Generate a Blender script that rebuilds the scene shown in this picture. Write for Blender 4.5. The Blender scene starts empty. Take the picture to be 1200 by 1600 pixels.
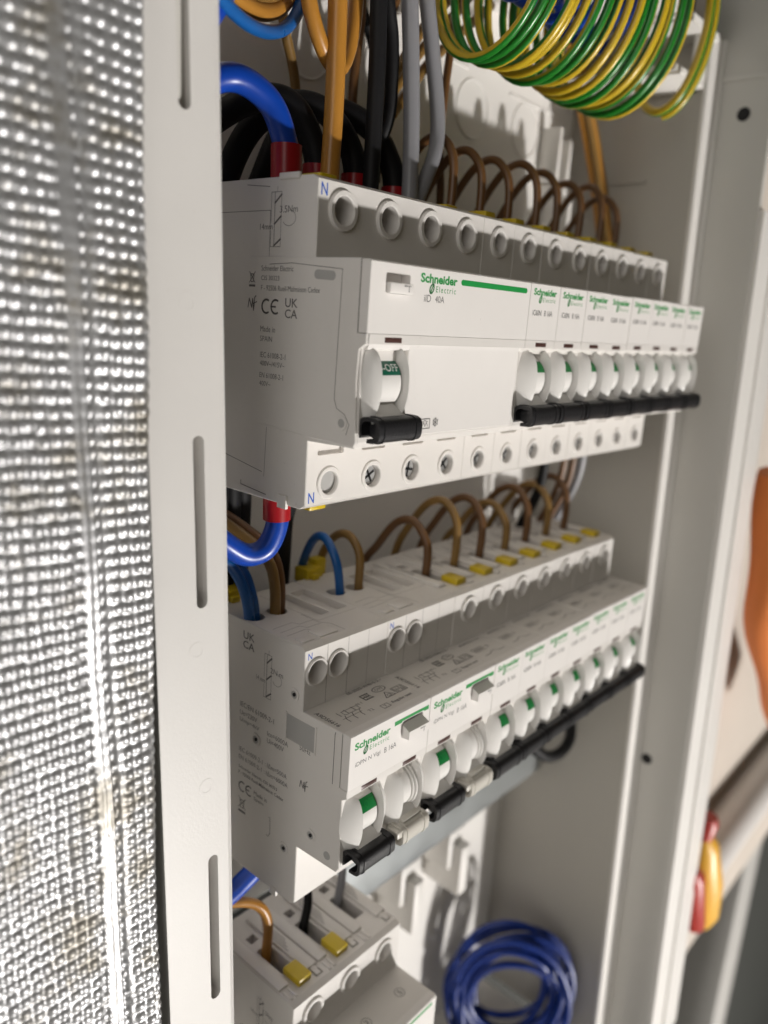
import bpy, bmesh, math, random
from mathutils import Vector, Matrix
random.seed(7)
S = 0.001                       # everything below is written in millimetres
scene = bpy.context.scene
COL = scene.collection
R = math.radians

# ------------------------------------------------------------------ camera
cam_d = bpy.data.cameras.new("camera")
cam = bpy.data.objects.new("camera", cam_d)
COL.objects.link(cam)
cam.location = (-0.1421616, -0.1933604, 0.0042478)
cam.rotation_euler = (1.3251719591, -0.0670844725, -0.8495316059)
cam_d.sensor_fit = 'VERTICAL'
cam_d.sensor_height = 36.0
cam_d.lens = 36.0 * 1231.81 / 1600.0
cam_d.clip_start = 0.01
cam_d.clip_end = 20.0
cam_d.dof.use_dof = True
cam_d.dof.focus_distance = 0.219
cam_d.dof.aperture_fstop = 8.3
scene.camera = cam

# ------------------------------------------------------------------ light
world = bpy.data.worlds.new("World")
scene.world = world
world.use_nodes = True
bgn = world.node_tree.nodes["Background"]
bgn.inputs[0].default_value = (1.0, 0.78, 0.36, 1)
bgn.inputs[1].default_value = 0.03

def lamp(name, kind, loc, energy, color, target=None, **kw):
    d = bpy.data.lights.new(name, kind)
    d.energy = energy
    d.color = color
    for k, v in kw.items():
        setattr(d, k, v)
    o = bpy.data.objects.new(name, d)
    COL.objects.link(o)
    o.location = loc
    if target is not None:
        o.rotation_euler = (Vector(target) - Vector(loc)).to_track_quat('-Z', 'Y').to_euler()
    return o

# work light standing low on the right, in front of the cabinet
lamp("work_light", 'POINT', (0.63, -1.953, -1.42), 205.0, (1.0, 0.965, 0.93), shadow_soft_size=0.042)
# added area fill for the room's ambient light, from the left behind the photographer
lamp("room_fill", 'AREA', (-1.62, -0.62, 0.33), 9.2, (1.0, 0.965, 0.92), target=(0.05, 0, -0.05), size=1.1)

scene.view_settings.view_transform = 'Standard'
scene.view_settings.look = 'None'
scene.view_settings.exposure = 0.0
scene.view_settings.gamma = 1.0
scene.cycles.max_bounces = 8
scene.cycles.diffuse_bounces = 5

# ------------------------------------------------------------------ materials
def mat(name, color, rough=0.45, metal=0.0, grain=0.0, gscale=3500.0, var=0.0, vscale=60.0, spec=0.5, coat=0.0, speck=0.0):
    m = bpy.data.materials.new(name)
    m.use_nodes = True
    nt = m.node_tree
    b = nt.nodes["Principled BSDF"]
    b.inputs["Base Color"].default_value = (*color, 1)
    b.inputs["Roughness"].default_value = rough
    b.inputs["Metallic"].default_value = metal
    b.inputs["Specular IOR Level"].default_value = spec
    if coat:
        b.inputs["Coat Weight"].default_value = coat
    tc = nt.nodes.new("ShaderNodeTexCoord")
    if grain:
        n = nt.nodes.new("ShaderNodeTexNoise")
        n.inputs["Scale"].default_value = gscale
        n.inputs["Detail"].default_value = 3
        nt.links.new(tc.outputs["Object"], n.inputs["Vector"])
        bp = nt.nodes.new("ShaderNodeBump")
        bp.inputs["Strength"].default_value = grain
        bp.inputs["Distance"].default_value = 0.0001
        nt.links.new(n.outputs["Fac"], bp.inputs["Height"])
        nt.links.new(bp.outputs["Normal"], b.inputs["Normal"])
    if var:
        n2 = nt.nodes.new("ShaderNodeTexNoise")
        n2.inputs["Scale"].default_value = vscale
        n2.inputs["Detail"].default_value = 5
        n2.inputs["Roughness"].default_value = 0.65
        nt.links.new(tc.outputs["Object"], n2.inputs["Vector"])
        mx = nt.nodes.new("ShaderNodeMix")
        mx.data_type = 'RGBA'
        mx.inputs[6].default_value = (*[c * (1 - var) for c in color], 1)
        mx.inputs[7].default_value = (*[min(1, c * (1 + var)) for c in color], 1)
        nt.links.new(n2.outputs["Fac"], mx.inputs[0])
        nt.links.new(mx.outputs[2], b.inputs["Base Color"])
        mr = nt.nodes.new("ShaderNodeMapRange")
        mr.inputs[3].default_value = max(0.05, rough - 0.08)
        mr.inputs[4].default_value = min(1, rough + 0.08)
        nt.links.new(n2.outputs["Fac"], mr.inputs[0])
        nt.links.new(mr.outputs[0], b.inputs["Roughness"])
    if speck:
        n4 = nt.nodes.new("ShaderNodeTexNoise")
        n4.inputs["Scale"].default_value = 520
        n4.inputs["Detail"].default_value = 6
        n4.inputs["Roughness"].default_value = 0.7
        nt.links.new(tc.outputs["Object"], n4.inputs["Vector"])
        r4 = nt.nodes.new("ShaderNodeMapRange")
        r4.inputs[1].default_value = 0.66
        r4.inputs[2].default_value = 0.74
        r4.inputs[4].default_value = speck
        nt.links.new(n4.outputs["Fac"], r4.inputs[0])
        m4 = nt.nodes.new("ShaderNodeMix")
        m4.data_type = 'RGBA'
        m4.inputs[7].default_value = (0.36, 0.33, 0.28, 1)
        nt.links.new(r4.outputs[0], m4.inputs[0])
        src = b.inputs["Base Color"].links[0].from_socket if b.inputs["Base Color"].links else None
        if src: nt.links.new(src, m4.inputs[6])
        else: m4.inputs[6].default_value = (*color, 1)
        nt.links.new(m4.outputs[2], b.inputs["Base Color"])
    return m

M = {}
M['white'] = mat('white_plastic', (0.70, 0.675, 0.645), 0.42, grain=0.25, var=0.055, vscale=55, speck=0.35)
M['plate'] = mat('label_plate_plastic', (0.76, 0.735, 0.71), 0.38, grain=0.15, gscale=2500, var=0.045, vscale=45, speck=0.35)
M['toggle'] = mat('toggle_plastic', (0.78, 0.765, 0.74), 0.32, var=0.02, vscale=150)
M['grey'] = mat('grey_recess', (0.40, 0.395, 0.385), 0.5)  # also stands in for recess shade on the flat slot and side window
M['line'] = mat('joint_line', (0.16, 0.15, 0.145), 0.7)
M['print'] = mat('grey_print', (0.13, 0.125, 0.125), 0.6)
M['pgreen'] = mat('green_print', (0.010, 0.27, 0.055), 0.5)
M['pblue'] = mat('blue_print', (0.02, 0.10, 0.48), 0.5)
M['pwhite'] = mat('white_print', (0.8, 0.8, 0.78), 0.5)
M['flag'] = mat('green_flag', (0.006, 0.20, 0.045), 0.35)
M['teal'] = mat('dark_green_flag', (0.005, 0.13, 0.075), 0.35)
M['brownwin'] = mat('brown_indicator', (0.075, 0.035, 0.03), 0.3)
M['black'] = mat('black_grip', (0.012, 0.012, 0.014), 0.42, grain=1.0, gscale=1600, spec=0.5)
M['dark'] = mat('dark_inside', (0.01, 0.01, 0.011), 0.8)
M['cream'] = mat('cream_grip', (0.60, 0.575, 0.52), 0.3, var=0.03)
M['yellow'] = mat('yellow_plastic', (0.55, 0.40, 0.012), 0.35, var=0.05)
M['steel'] = mat('zinc_steel', (0.75, 0.76, 0.77), 0.38, metal=1.0, grain=0.2, gscale=900, var=0.12, vscale=200)
M['flange'] = mat('cabinet_flange', (0.62, 0.605, 0.585), 0.45, grain=0.3, gscale=1500, var=0.05, vscale=30, speck=0.3)
M['w_navy'] = mat('navy_pvc', (0.005, 0.028, 0.20), 0.35, var=0.1, vscale=150)
M['rail'] = mat('zinc_rail', (0.34, 0.36, 0.365), 0.38, metal=0.85, var=0.08, vscale=60)
M['cab'] = mat('cabinet_plastic', (0.76, 0.74, 0.71), 0.45, grain=0.12, gscale=1200, var=0.03, vscale=25, speck=0.35)
M['cab_shade'] = mat('shaded_inner_wall', (0.43, 0.41, 0.37), 0.5, grain=0.1, gscale=1200, var=0.04, vscale=20)  # cabinet plastic darkened and warmed: the inner wall's shade put into its colour
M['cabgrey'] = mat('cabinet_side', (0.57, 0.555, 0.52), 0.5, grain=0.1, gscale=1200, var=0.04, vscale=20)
M['w_blue'] = mat('blue_pvc', (0.004, 0.055, 0.40), 0.33, var=0.10, vscale=150, grain=0.1, gscale=400)
M['w_lblue'] = mat('light_blue_pvc', (0.008, 0.10, 0.34), 0.3, var=0.10, vscale=150)
M['w_black'] = mat('black_pvc', (0.008, 0.008, 0.009), 0.55, var=0.1, vscale=150, spec=0.22)
M['w_grey'] = mat('grey_pvc', (0.21, 0.21, 0.225), 0.4, var=0.06, vscale=150)
M['w_gold'] = mat('golden_brown_pvc', (0.42, 0.19, 0.03), 0.34, var=0.08, vscale=150, grain=0.1, gscale=600)
M['w_brown'] = mat('brown_pvc', (0.13, 0.060, 0.020), 0.40, var=0.1, vscale=150)
M['w_ochre'] = mat('ochre_pvc', (0.22, 0.125, 0.033), 0.40, var=0.1, vscale=150)
M['red'] = mat('red_sleeve', (0.34, 0.006, 0.012), 0.35, var=0.06)
M['orange'] = mat('orange_cloth', (0.75, 0.22, 0.05), 0.7, var=0.15, vscale=30)
M['yhandle'] = mat('yellow_handle', (0.80, 0.44, 0.05), 0.4)
M['rhandle'] = mat('red_handle', (0.40, 0.03, 0.02), 0.4)
M['wallm'] = mat('beige_board', (0.56, 0.50, 0.44), 0.8, grain=0.4, gscale=300, var=0.10, vscale=12)
M['conduit'] = mat('white_conduit', (0.74, 0.71, 0.69), 0.4, var=0.03)
M['darkwall'] = mat('dark_cavity', (0.035, 0.037, 0.033), 0.8, var=0.2, vscale=8)
M['post'] = mat('grey_stud', (0.42, 0.41, 0.39), 0.6, var=0.08)

# aluminium foil with dull stains
def foil_mat():
    m = mat('aluminium_foil', (0.40, 0.40, 0.40), 0.40, metal=0.62)
    nt = m.node_tree
    b = nt.nodes["Principled BSDF"]
    tc = nt.nodes.new("ShaderNodeTexCoord")
    n = nt.nodes.new("ShaderNodeTexNoise")
    n.inputs["Scale"].default_value = 70
    n.inputs["Detail"].default_value = 8
    n.inputs["Roughness"].default_value = 0.72
    nt.links.new(tc.outputs["Object"], n.inputs["Vector"])
    r = nt.nodes.new("ShaderNodeValToRGB")
    r.color_ramp.elements[0].position = 0.36
    r.color_ramp.elements[0].color = (0.27, 0.255, 0.225, 1)
    r.color_ramp.elements[1].position = 0.50
    r.color_ramp.elements[1].color = (0.42, 0.425, 0.435, 1)
    nt.links.new(n.outputs["Fac"], r.inputs["Fac"])
    nt.links.new(r.outputs["Color"], b.inputs["Base Color"])
    mr = nt.nodes.new("ShaderNodeMapRange")
    mr.inputs[1].default_value = 0.3
    mr.inputs[2].default_value = 0.62
    mr.inputs[3].default_value = 0.50
    mr.inputs[4].default_value = 0.36
    nt.links.new(n.outputs["Fac"], mr.inputs[0])
    nt.links.new(mr.outputs[0], b.inputs["Roughness"])
    n3 = nt.nodes.new("ShaderNodeTexNoise")
    n3.inputs["Scale"].default_value = 900
    n3.inputs["Detail"].default_value = 4
    nt.links.new(tc.outputs["Object"], n3.inputs["Vector"])
    bp = nt.nodes.new("ShaderNodeBump")
    bp.inputs["Strength"].default_value = 0.10
    bp.inputs["Distance"].default_value = 0.0003
    nt.links.new(n3.outputs["Fac"], bp.inputs["Height"])
    nt.links.new(bp.outputs["Normal"], b.inputs["Normal"])
    return m
M['foil'] = foil_mat()

def earth_mat():
    m = mat('green_yellow_pvc', (0.5, 0.4, 0.02), 0.28)
    nt = m.node_tree
    b = nt.nodes["Principled BSDF"]
    a = nt.nodes.new("ShaderNodeAttribute")
    a.attribute_name = "stripe"
    r = nt.nodes.new("ShaderNodeValToRGB")
    r.color_ramp.elements[0].position = 0.40
    r.color_ramp.elements[0].color = (0.012, 0.17, 0.016, 1)
    r.color_ramp.elements[1].position = 0.46
    r.color_ramp.elements[1].color = (0.52, 0.36, 0.018, 1)
    nt.links.new(a.outputs["Fac"], r.inputs["Fac"])
    nt.links.new(r.outputs["Color"], b.inputs["Base Color"])
    return m
M['earth'] = earth_mat()

# ------------------------------------------------------------------ object helpers
def tag(o, label=None, cat=None, group=None, kind=None):
    if label: o['label'] = label
    if cat: o['category'] = cat
    if group: o['group'] = group
    if kind: o['kind'] = kind
    return o

def empty(name, loc=(0, 0, 0), label=None, cat=None, group=None):
    o = bpy.data.objects.new(name, None)
    COL.objects.link(o)
    o.empty_display_size = 0.01
    o.location = [c * S for c in loc]
    return tag(o, label, cat, group)

class MB:
    def __init__(s):
        s.v = []; s.f = []; s.m = []
    def add(s, vs, fs, mi=0):
        n = len(s.v)
        s.v += [tuple(v) for v in vs]
        for f in fs:
            s.f.append([i + n for i in f]); s.m.append(mi)
    def box(s, x0, x1, y0, y1, z0, z1, mi=0, c=0.0):
        if c <= 0:
            vs = [(x, y, z) for x in (x0, x1) for y in (y0, y1) for z in (z0, z1)]
            s.add(vs, [(0, 1, 3, 2), (4, 6, 7, 5), (0, 4, 5, 1), (2, 3, 7, 6), (0, 2, 6, 4), (1, 5, 7, 3)], mi)
        else:
            bm = bmesh.new()
            bmesh.ops.create_cube(bm, size=1)
            for v in bm.verts:
                v.co = ((x0 + x1) / 2 + v.co.x * (x1 - x0), (y0 + y1) / 2 + v.co.y * (y1 - y0), (z0 + z1) / 2 + v.co.z * (z1 - z0))
            bmesh.ops.bevel(bm, geom=bm.edges[:], offset=c, segments=2, affect='EDGES', profile=0.5)
            bm.verts.index_update()
            s.add([v.co[:] for v in bm.verts], [[v.index for v in f.verts] for f in bm.faces], mi)
            bm.free()
    def prism(s, prof, x0, x1, mi=0, c=0.0, skip=(), caps=True):
        """profile in (y, z), extruded along x, with a small chamfer at both ends"""
        n = len(prof)
        if c > 0:
            ins = inset(prof, c)
            rings = [(x0, ins), (x0 + c, prof), (x1 - c, prof), (x1, ins)]
        else:
            rings = [(x0, prof), (x1, prof)]
        vs = [(x, p[0], p[1]) for x, pr in rings for p in pr]
        fs = []
        for k in range(len(rings) - 1):
            for i in range(n):
                if i in skip and (c == 0 or k == 1):
                    continue
                j = (i + 1) % n
                fs.append((k * n + i, k * n + j, (k + 1) * n + j, (k + 1) * n + i))
        if caps:
            fs.append(list(range(n)))
            fs.append([(len(rings) - 1) * n + i for i in reversed(range(n))])
        s.add(vs, fs, mi)
    def plate(s, O, U, V, N, cells, mi=0):
        """flat plate of cells (u0,u1,v0,v1,hole); hole = (kind,cu,cv,ru,rv,depth,floor material)"""
        O, U, V, N = Vector(O), Vector(U), Vector(V), Vector(N)
        P = lambda u, v, d=0: O + U * u + V * v - N * d
        for (u0, u1, v0, v1, h) in cells:
            if h is None:
                s.add([P(u0, v0), P(u1, v0), P(u1, v1), P(u0, v1)], [(0, 1, 2, 3)], mi); continue
            kind, cu, cv, ru, rv, dep, fm = h
            # inner outline as four corner arcs; each arc fans to its cell corner
            rr = (ru, rv) if kind == 'c' else (min(ru, rv) * (0.95 if kind == 's' else 0.28),) * 2
            na = 7 if kind == 'c' else 5
            inn = []
            for k in range(4):
                sx, sy = ((1, 1), (-1, 1), (-1, -1), (1, -1))[k]
                ox, oy = cu + sx * (ru - rr[0]), cv + sy * (rv - rr[1])
                for i in range(na):
                    t = math.pi / 2 * (k + i / (na - 1) * (0.999 if kind == 'c' else 1))
                    inn.append((ox + rr[0] * math.cos(t), oy + rr[1] * math.sin(t)))
            cor = [(u1, v1), (u0, v1), (u0, v0), (u1, v0)]
            n = len(inn)
            vs = [P(*p) for p in inn] + [P(p[0], p[1], dep) for p in inn] + [P(*p) for p in cor]
            fs = []
            for k in range(4):
                for i in range(na - 1):
                    fs.append((2 * n + k, k * na + i + 1, k * na + i))
                a = k * na + na - 1; b = (k * na + na) % n
                fs.append((2 * n + k, 2 * n + (k + 1) % 4, b, a))
            for i in range(n):
                j = (i + 1) % n
                fs.append((i, j, n + j, n + i))
            s.add(vs, fs, mi)
            s.add([P(p[0], p[1], dep) for p in inn], [list(range(n))], fm)
    def ring(s, c, N, r0, r1, h, mi=0, seg=28, depth=0.0, lip=0.25):
        """collar: annulus standing proud by h along N"""
        c, N = Vector(c), Vector(N).normalized()
        a = N.orthogonal().normalized(); b = N.cross(a)
        prof = [(r1, -0.15), (r1, h - lip), (r1 - lip, h), (r0 + lip, h), (r0, h - lip), (r0, -depth)]
        vs = []
        for i in range(seg):
            t = 2 * math.pi * i / seg
            d = a * math.cos(t) + b * math.sin(t)
            vs += [c + d * r + N * z for r, z in prof]
        k = len(prof); fs = []
        for i in range(seg):
            j = (i + 1) % seg
            for q in range(k - 1):
                fs.append((i * k + q, i * k + q + 1, j * k + q + 1, j * k + q))
        s.add(vs, fs, mi)
    def cyl(s, c, N, r, h, mi=0, seg=24, ch=0.0):
        c, N = Vector(c), Vector(N).normalized()
        a = N.orthogonal().normalized(); b = N.cross(a)
        lv = [(r, 0), (r, h - ch), (r - ch, h)] if ch else [(r, 0), (r, h)]
        vs = []
        for rr, z in lv:
            vs += [c + (a * math.cos(2 * math.pi * i / seg) + b * math.sin(2 * math.pi * i / seg)) * rr + N * z for i in range(seg)]
        fs = []
        for q in range(len(lv) - 1):
            fs += [(q * seg + i, q * seg + (i + 1) % seg, (q + 1) * seg + (i + 1) % seg, (q + 1) * seg + i) for i in range(seg)]
        fs.append(list(range(seg))); fs.append([(len(lv) - 1) * seg + i for i in range(seg)])
        s.add(vs, fs, mi)
    def stroke(s, pts, w, mapf, mi=0, closed=False):
        """a printed line: flat ribbon through 2D points"""
        P = [Vector(p) for p in pts]
        if closed: P.append(P[0])
        for a, b in zip(P, P[1:]):
            d = b - a
            if d.length < 1e-6: continue
            d.normalize(); n = Vector((-d.y, d.x)) * w / 2; e = d * w * 0.35
            q = [a - e + n, a - e - n, b + e - n, b + e + n]
            s.add([mapf(p.x, p.y) for p in q], [(0, 1, 2, 3)], mi)
    def build(s, name, mats, parent=None, sharp=32, origin=None, loc=None):
        me = bpy.data.meshes.new(name)
        o0 = Vector(origin) if origin else Vector((0, 0, 0))
        me.from_pydata([((v[0] - o0[0]) * S, (v[1] - o0[1]) * S, (v[2] - o0[2]) * S) for v in s.v], [], s.f)
        if not isinstance(mats, (list, tuple)): mats = [mats]
        for m in mats: me.materials.append(M[m] if isinstance(m, str) else m)
        me.polygons.foreach_set("material_index", s.m)
        bm = bmesh.new(); bm.from_mesh(me)
        bmesh.ops.remove_doubles(bm, verts=bm.verts, dist=2e-6)
        bmesh.ops.recalc_face_normals(bm, faces=bm.faces)
        bm.to_mesh(me); bm.free()
        me.polygons.foreach_set("use_smooth", [True] * len(me.polygons))
        me.set_sharp_from_angle(angle=R(sharp))
        o = bpy.data.objects.new(name, me)
        COL.objects.link(o)
        if parent: o.parent = parent
        if origin: o.location = [c * S for c in origin]
        return o

def inset(prof, c):
    n = len(prof); out = []
    area = sum(prof[i][0] * prof[(i + 1) % n][1] - prof[(i + 1) % n][0] * prof[i][1] for i in range(n))
    sg = 1 if area > 0 else -1
    for i in range(n):
        p0, p1, p2 = Vector(prof[i - 1]), Vector(prof[i]), Vector(prof[(i + 1) % n])
        d1 = (p1 - p0).normalized(); d2 = (p2 - p1).normalized()
        n1 = Vector((-d1.y, d1.x)) * sg; n2 = Vector((-d2.y, d2.x)) * sg
        b = n1 + n2
        k = c / max(0.35, (1 + n1.dot(n2))) 
        out.append((p1.x + b.x * k, p1.y + b.y * k))
    return out

def copy_tree(o, parent=None):
    c = o.copy(); COL.objects.link(c)
    if parent: c.parent = parent
    for ch in list(o.children):
        copy_tree(ch, c)
    return c

# ---- lettering: text curve turned into a flat mesh fitted into a rectangle
_tx = {}
def text_geo(body, bold=0.0, shear=0.0, spacing=1.0):
    key = (body, bold, shear, spacing)
    if key in _tx: return _tx[key]
    cu = bpy.data.curves.new("lettering_curve", 'FONT')
    cu.body = body; cu.size = 1.0; cu.offset = bold; cu.shear = shear; cu.space_character = spacing
    cu.resolution_u = 3; cu.fill_mode = 'FRONT'
    ob = bpy.data.objects.new("lettering_curve", cu); COL.objects.link(ob)
    dg = bpy.context.evaluated_depsgraph_get(); dg.update()
    me = bpy.data.meshes.new_from_object(ob.evaluated_get(dg))
    vs = [(v.co.x, v.co.y) for v in me.vertices]; fs = [list(p.vertices) for p in me.polygons]
    bpy.data.objects.remove(ob); bpy.data.curves.remove(cu); bpy.data.meshes.remove(me)
    _tx[key] = (vs, fs)
    return vs, fs

def put_text(mb, body, u0, v0, w, h, mapf, mi=0, bold=0.0, shear=0.0, spacing=1.0, descend=0.0):
    """lettering in the rectangle (u0,v0)-(u0+w,v0+h)"""
    vs, fs = text_geo(body, bold, shear, spacing)
    xs = [v[0] for v in vs]; ys = [v[1] for v in vs]
    x0, x1 = min(xs), max(xs); y0, y1 = min(ys), max(ys)
    mb.add([mapf(u0 + (v[0] - x0) / (x1 - x0) * w, v0 + (v[1] - y0) / (y1 - y0) * h) for v in vs], fs, mi)

def oval(cx, cy, rx, ry, n=20, a0=0, a1=360):
    return [(cx + rx * math.cos(R(a0 + (a1 - a0) * i / n)), cy + ry * math.sin(R(a0 + (a1 - a0) * i / n))) for i in range(n + 1)]

FRONT = lambda y: (lambda u, v: (u, y, v))          # reads along +x, faces -y
SIDE = lambda x: (lambda u, v: (x, -u, v))          # u = distance forward of the rail, faces -x
def TOPM(z): return lambda u, v: (u, v, z)          # reads along +x, up = +y

def logo(mb, u, v, w, mapf, mi=0):
    """two-line maker's logo, w wide, its top at v"""
    h1 = w * 0.150
    put_text(mb, "Schneider", u, v - h1, w, h1, mapf, mi, bold=0.034)
    yb = v - h1 - w * 0.135
    put_text(mb, "Electric", u + w * 0.42, yb, w * 0.55, w * 0.098, mapf, mi, spacing=1.35)
    cx, cy = u + w * 0.31, yb + w * 0.05
    pts = [(cx + 0.050 * w * math.cos(t) + 0.022 * w * math.sin(t), cy + 0.075 * w * math.sin(t)) for t in [2 * math.pi * i / 16 for i in range(16)]]
    mb.stroke(pts, w * 0.026, mapf, mi, closed=True)
    mb.stroke([(cx - 0.035 * w, cy - 0.07 * w), (cx, cy), (cx + 0.04 * w, cy + 0.07 * w)], w * 0.026, mapf, mi)

# symbols printed on the cases
def ce_mark(mb, u, v, h, mapf, mi=0):
    mb.stroke(oval(u + h * .5, v + h * .5, h * .45, h * .45, 12, 60, 300), h * .13, mapf, mi)
    mb.stroke(oval(u + h * 1.45, v + h * .5, h * .45, h * .45, 12, 60, 300), h * .13, mapf, mi)
    mb.stroke([(u + h * 1.0, v + h * .5), (u + h * 1.45, v + h * .5)], h * .12, mapf, mi)
def ukca(mb, u, v, h, mapf, mi=0):
    put_text(mb, "UK", u, v + h * .55, h * .95, h * .45, mapf, mi, bold=0.01)
    put_text(mb, "CA", u, v, h * .95, h * .45, mapf, mi, bold=0.01)
def bin_mark(mb, u, v, h, mapf, mi=0):
    w = h * .6
    mb.stroke([(u + w * .2, v + h * .85), (u + w * .3, v + h * .35), (u + w * .7, v + h * .35), (u + w * .8, v + h * .85)], h * .05, mapf, mi, closed=True)
    mb.stroke([(u, v + h), (u + w, v + h * .3)], h * .05, mapf, mi)
    mb.stroke([(u + w, v + h), (u, v + h * .3)], h * .05, mapf, mi)
    mb.stroke([(u + w * .05, v + h * .1), (u + w * .95, v + h * .1)], h * .14, mapf, mi)
def nf_mark(mb, u, v, h, mapf, mi=0):
    mb.stroke([(u, v + h * .2), (u + h * .12, v + h * .8), (u + h * .4, v + h * .2), (u + h * .5, v + h * .8), (u + h * .62, v)], h * .09, mapf, mi)
    mb.stroke([(u + h * .62, v), (u + h * .72, v + h * .9), (u + h * .85, v + h)], h * .08, mapf, mi)
    mb.stroke([(u + h * .55, v + h * .45), (u + h * .95, v + h * .6)], h * .07, mapf, mi)
def gauge(mb, u, v, w, h, mapf, top, side, mi=0):
    """stripping length and tightening torque drawing"""
    x0 = u + w * .35
    mb.stroke([(x0, v), (x0, v + h)], .18, mapf, mi)
    mb.stroke([(x0 + w * .28, v), (x0 + w * .28, v + h)], .12, mapf, mi)
    mb.stroke([(u + w * .2, v), (x0 + w * .28, v)], .14, mapf, mi)
    mb.stroke([(u + w * .2, v + h), (x0 + w * .28, v + h)], .14, mapf, mi)
    mb.stroke([(u + w * .2, v), (u + w * .2, v + h * .30)], .12, mapf, mi)
    mb.stroke([(u + w * .2, v + h * .45), (u + w * .2, v + h)], .12, mapf, mi)
    mb.stroke([(x0 - .0, v + h * .8), (x0 + w * .28, v + h * .95)], .5, mapf, mi)
    mb.stroke([(x0 - .0, v + h * .42), (x0 + w * .28, v + h * .56)], .5, mapf, mi)
    mb.stroke([(x0 - .0, v + h * .02), (x0 + w * .28, v + h * .14)], .5, mapf, mi)
    mb.stroke([(x0 + w * .1, v + h), (x0 + w * .1, v + h * 1.1)], .12, mapf, mi)
    mb.stroke(oval(x0 + w * .62, v + h * .52, w * .28, h * .14, 12, -150, 100), .13, mapf, mi)
    put_text(mb, top, x0 + w * .22, v + h * .62, w * .75, 1.7, mapf, mi)
    put_text(mb, side, u - w * .28, v + h * .32, w * .55, 1.5, mapf, mi)

# ---- wires
def spline(pts, n=10):
    P = [Vector(p) for p in pts]
    P = [P[0] * 2 - P[1]] + P + [P[-1] * 2 - P[-2]]
    out = []
    for i in range(1, len(P) - 2):
        a, b, c, d = P[i - 1], P[i], P[i + 1], P[i + 2]
        for k in range(n):
            t = k / n
            out.append(0.5 * ((2 * b) + (c - a) * t + (2 * a - 5 * b + 4 * c - d) * t * t + (3 * b - a - 3 * c + d) * t ** 3))
    out.append(P[-2])
    return out

def tube_geo(mb, path, r, seg=14, mi=0, stripe=None):
    up = None; st = []; L = 0.0; n = len(path); base = len(mb.v)
    vs = []
    for i, p in enumerate(path):
        t = (path[min(i + 1, n - 1)] - path[max(i - 1, 0)]).normalized()
        if up is None: up = t.orthogonal().normalized()
        up = (up - t * up.dot(t)).normalized()
        b = t.cross(up)
        if i: L += (p - path[i - 1]).length
        for k in range(seg):
            a = 2 * math.pi * k / seg
            vs.append(p + (up * math.cos(a) + b * math.sin(a)) * r)
            if stripe: st.append(0.5 + 0.5 * math.cos(a - stripe * L))
    fs = []
    for i in range(n - 1):
        for k in range(seg):
            q = (k + 1) % seg
            fs.append((i * seg + k, i * seg + q, (i + 1) * seg + q, (i + 1) * seg + k))
    fs.append(list(range(seg))); fs.append([(n - 1) * seg + k for k in range(seg)])
    mb.add(vs, fs, mi)
    return st

def wire(name, pts, r, m, label, cat="wire", group=None, sleeve=None, n=10):
    mb = MB()
    path = spline(pts, n)
    tube_geo(mb, path, r)
    o = mb.build(name, m, origin=pts[0], sharp=60)
    tag(o, label, cat, group)
    if sleeve:
        sb = MB()
        a, b, rr = sleeve
        p = [Vector(q) - Vector(pts[0]) for q in (a, b)]
        pp = [p[0] + (p[1] - p[0]) * t for t in (0, .08, .5, .92, 1)]
        tube_geo(sb, pp, rr, 20)
        sb.build("sleeve", 'red', parent=o, sharp=40)
    return o

# ------------------------------------------------------------------ the cabinet, rails and wall
def lean(z): return 0.03 * (z + 45)        # the cabinet front leans out a little towards its foot
cabinet = empty("distribution_cabinet", (108, 27, -420), "open white plastic distribution cabinet holding the rows of breakers", "cabinet")
CO = Vector((108, 27, -420))
def cab(mb, name, m, sharp=32):
    mb.v = [(v[0] - CO[0], v[1] - CO[1], v[2] - CO[2]) for v in mb.v]
    return mb.build(name, m, cabinet, sharp)
ZB, ZT = -420.0, 132.0
mb = MB(); mb.box(-34, 262, 27, 30, ZB, ZT + 3, 0, 0)
for (cx, cz, r) in ((157, 92, 11.5), (200, 92, 11.5), (100, 92, 11.5), (60, 92, 11.5)):
    mb.ring((cx, 27, cz), (0, -1, 0), r - .5, r + .5, .5, 0, 40, 0, .2)
mb.box(112, 152, 26.3, 27.1, 106.2, 107.4, 0, .2); mb.box(184, 226, 26.3, 27.1, 103.6, 104.8, 0, .2)
cab(mb, "back_panel", 'cab')
mb = MB(); mb.box(246, 250, -43, 27.2, ZB, ZT + 3)
for z in (74, 42, -60, -190): mb.box(244.9, 246.1, -16, 16, z, z + 1.6, 0, .3)
mb.v = [(v[0] + 0.018 * (-45 - v[2]), v[1] + (lean(v[2]) - 1.2 if v[1] < -30 else 0), v[2]) for v in mb.v]
cab(mb, "side_wall", 'cab_shade')
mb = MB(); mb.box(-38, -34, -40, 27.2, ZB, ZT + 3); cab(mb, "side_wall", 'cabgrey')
mb = MB(); mb.box(-34, 246, -40, 27, ZT, ZT + 3); cab(mb, "ceiling", 'cab'); mb = MB(); mb.box(210, 246, -38, 26.9, 112, 115, 0, .6)
mb.prism([(-38, 115), (-38, 131.9), (-35, 131.9), (-35, 115)], 232, 243); cab(mb, "corner_shelf", 'cab')
mb = MB(); mb.box(-34, 246, -40, 27, ZB - 3, ZB); cab(mb, "floor_panel", 'cab')
# clip moulding in the back corner
mb = MB(); mb.box(222, 226, 12, 27, 40, 66, 0, .8); mb.box(218, 234, 18, 27, 66, 71, 0, .8); mb.box(214, 217, 16, 27, 72, 96, 0, .8); mb.box(224, 227, 16, 27, 72, 92, 0, .8)
cab(mb, "corner_clip", 'cab')
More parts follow.
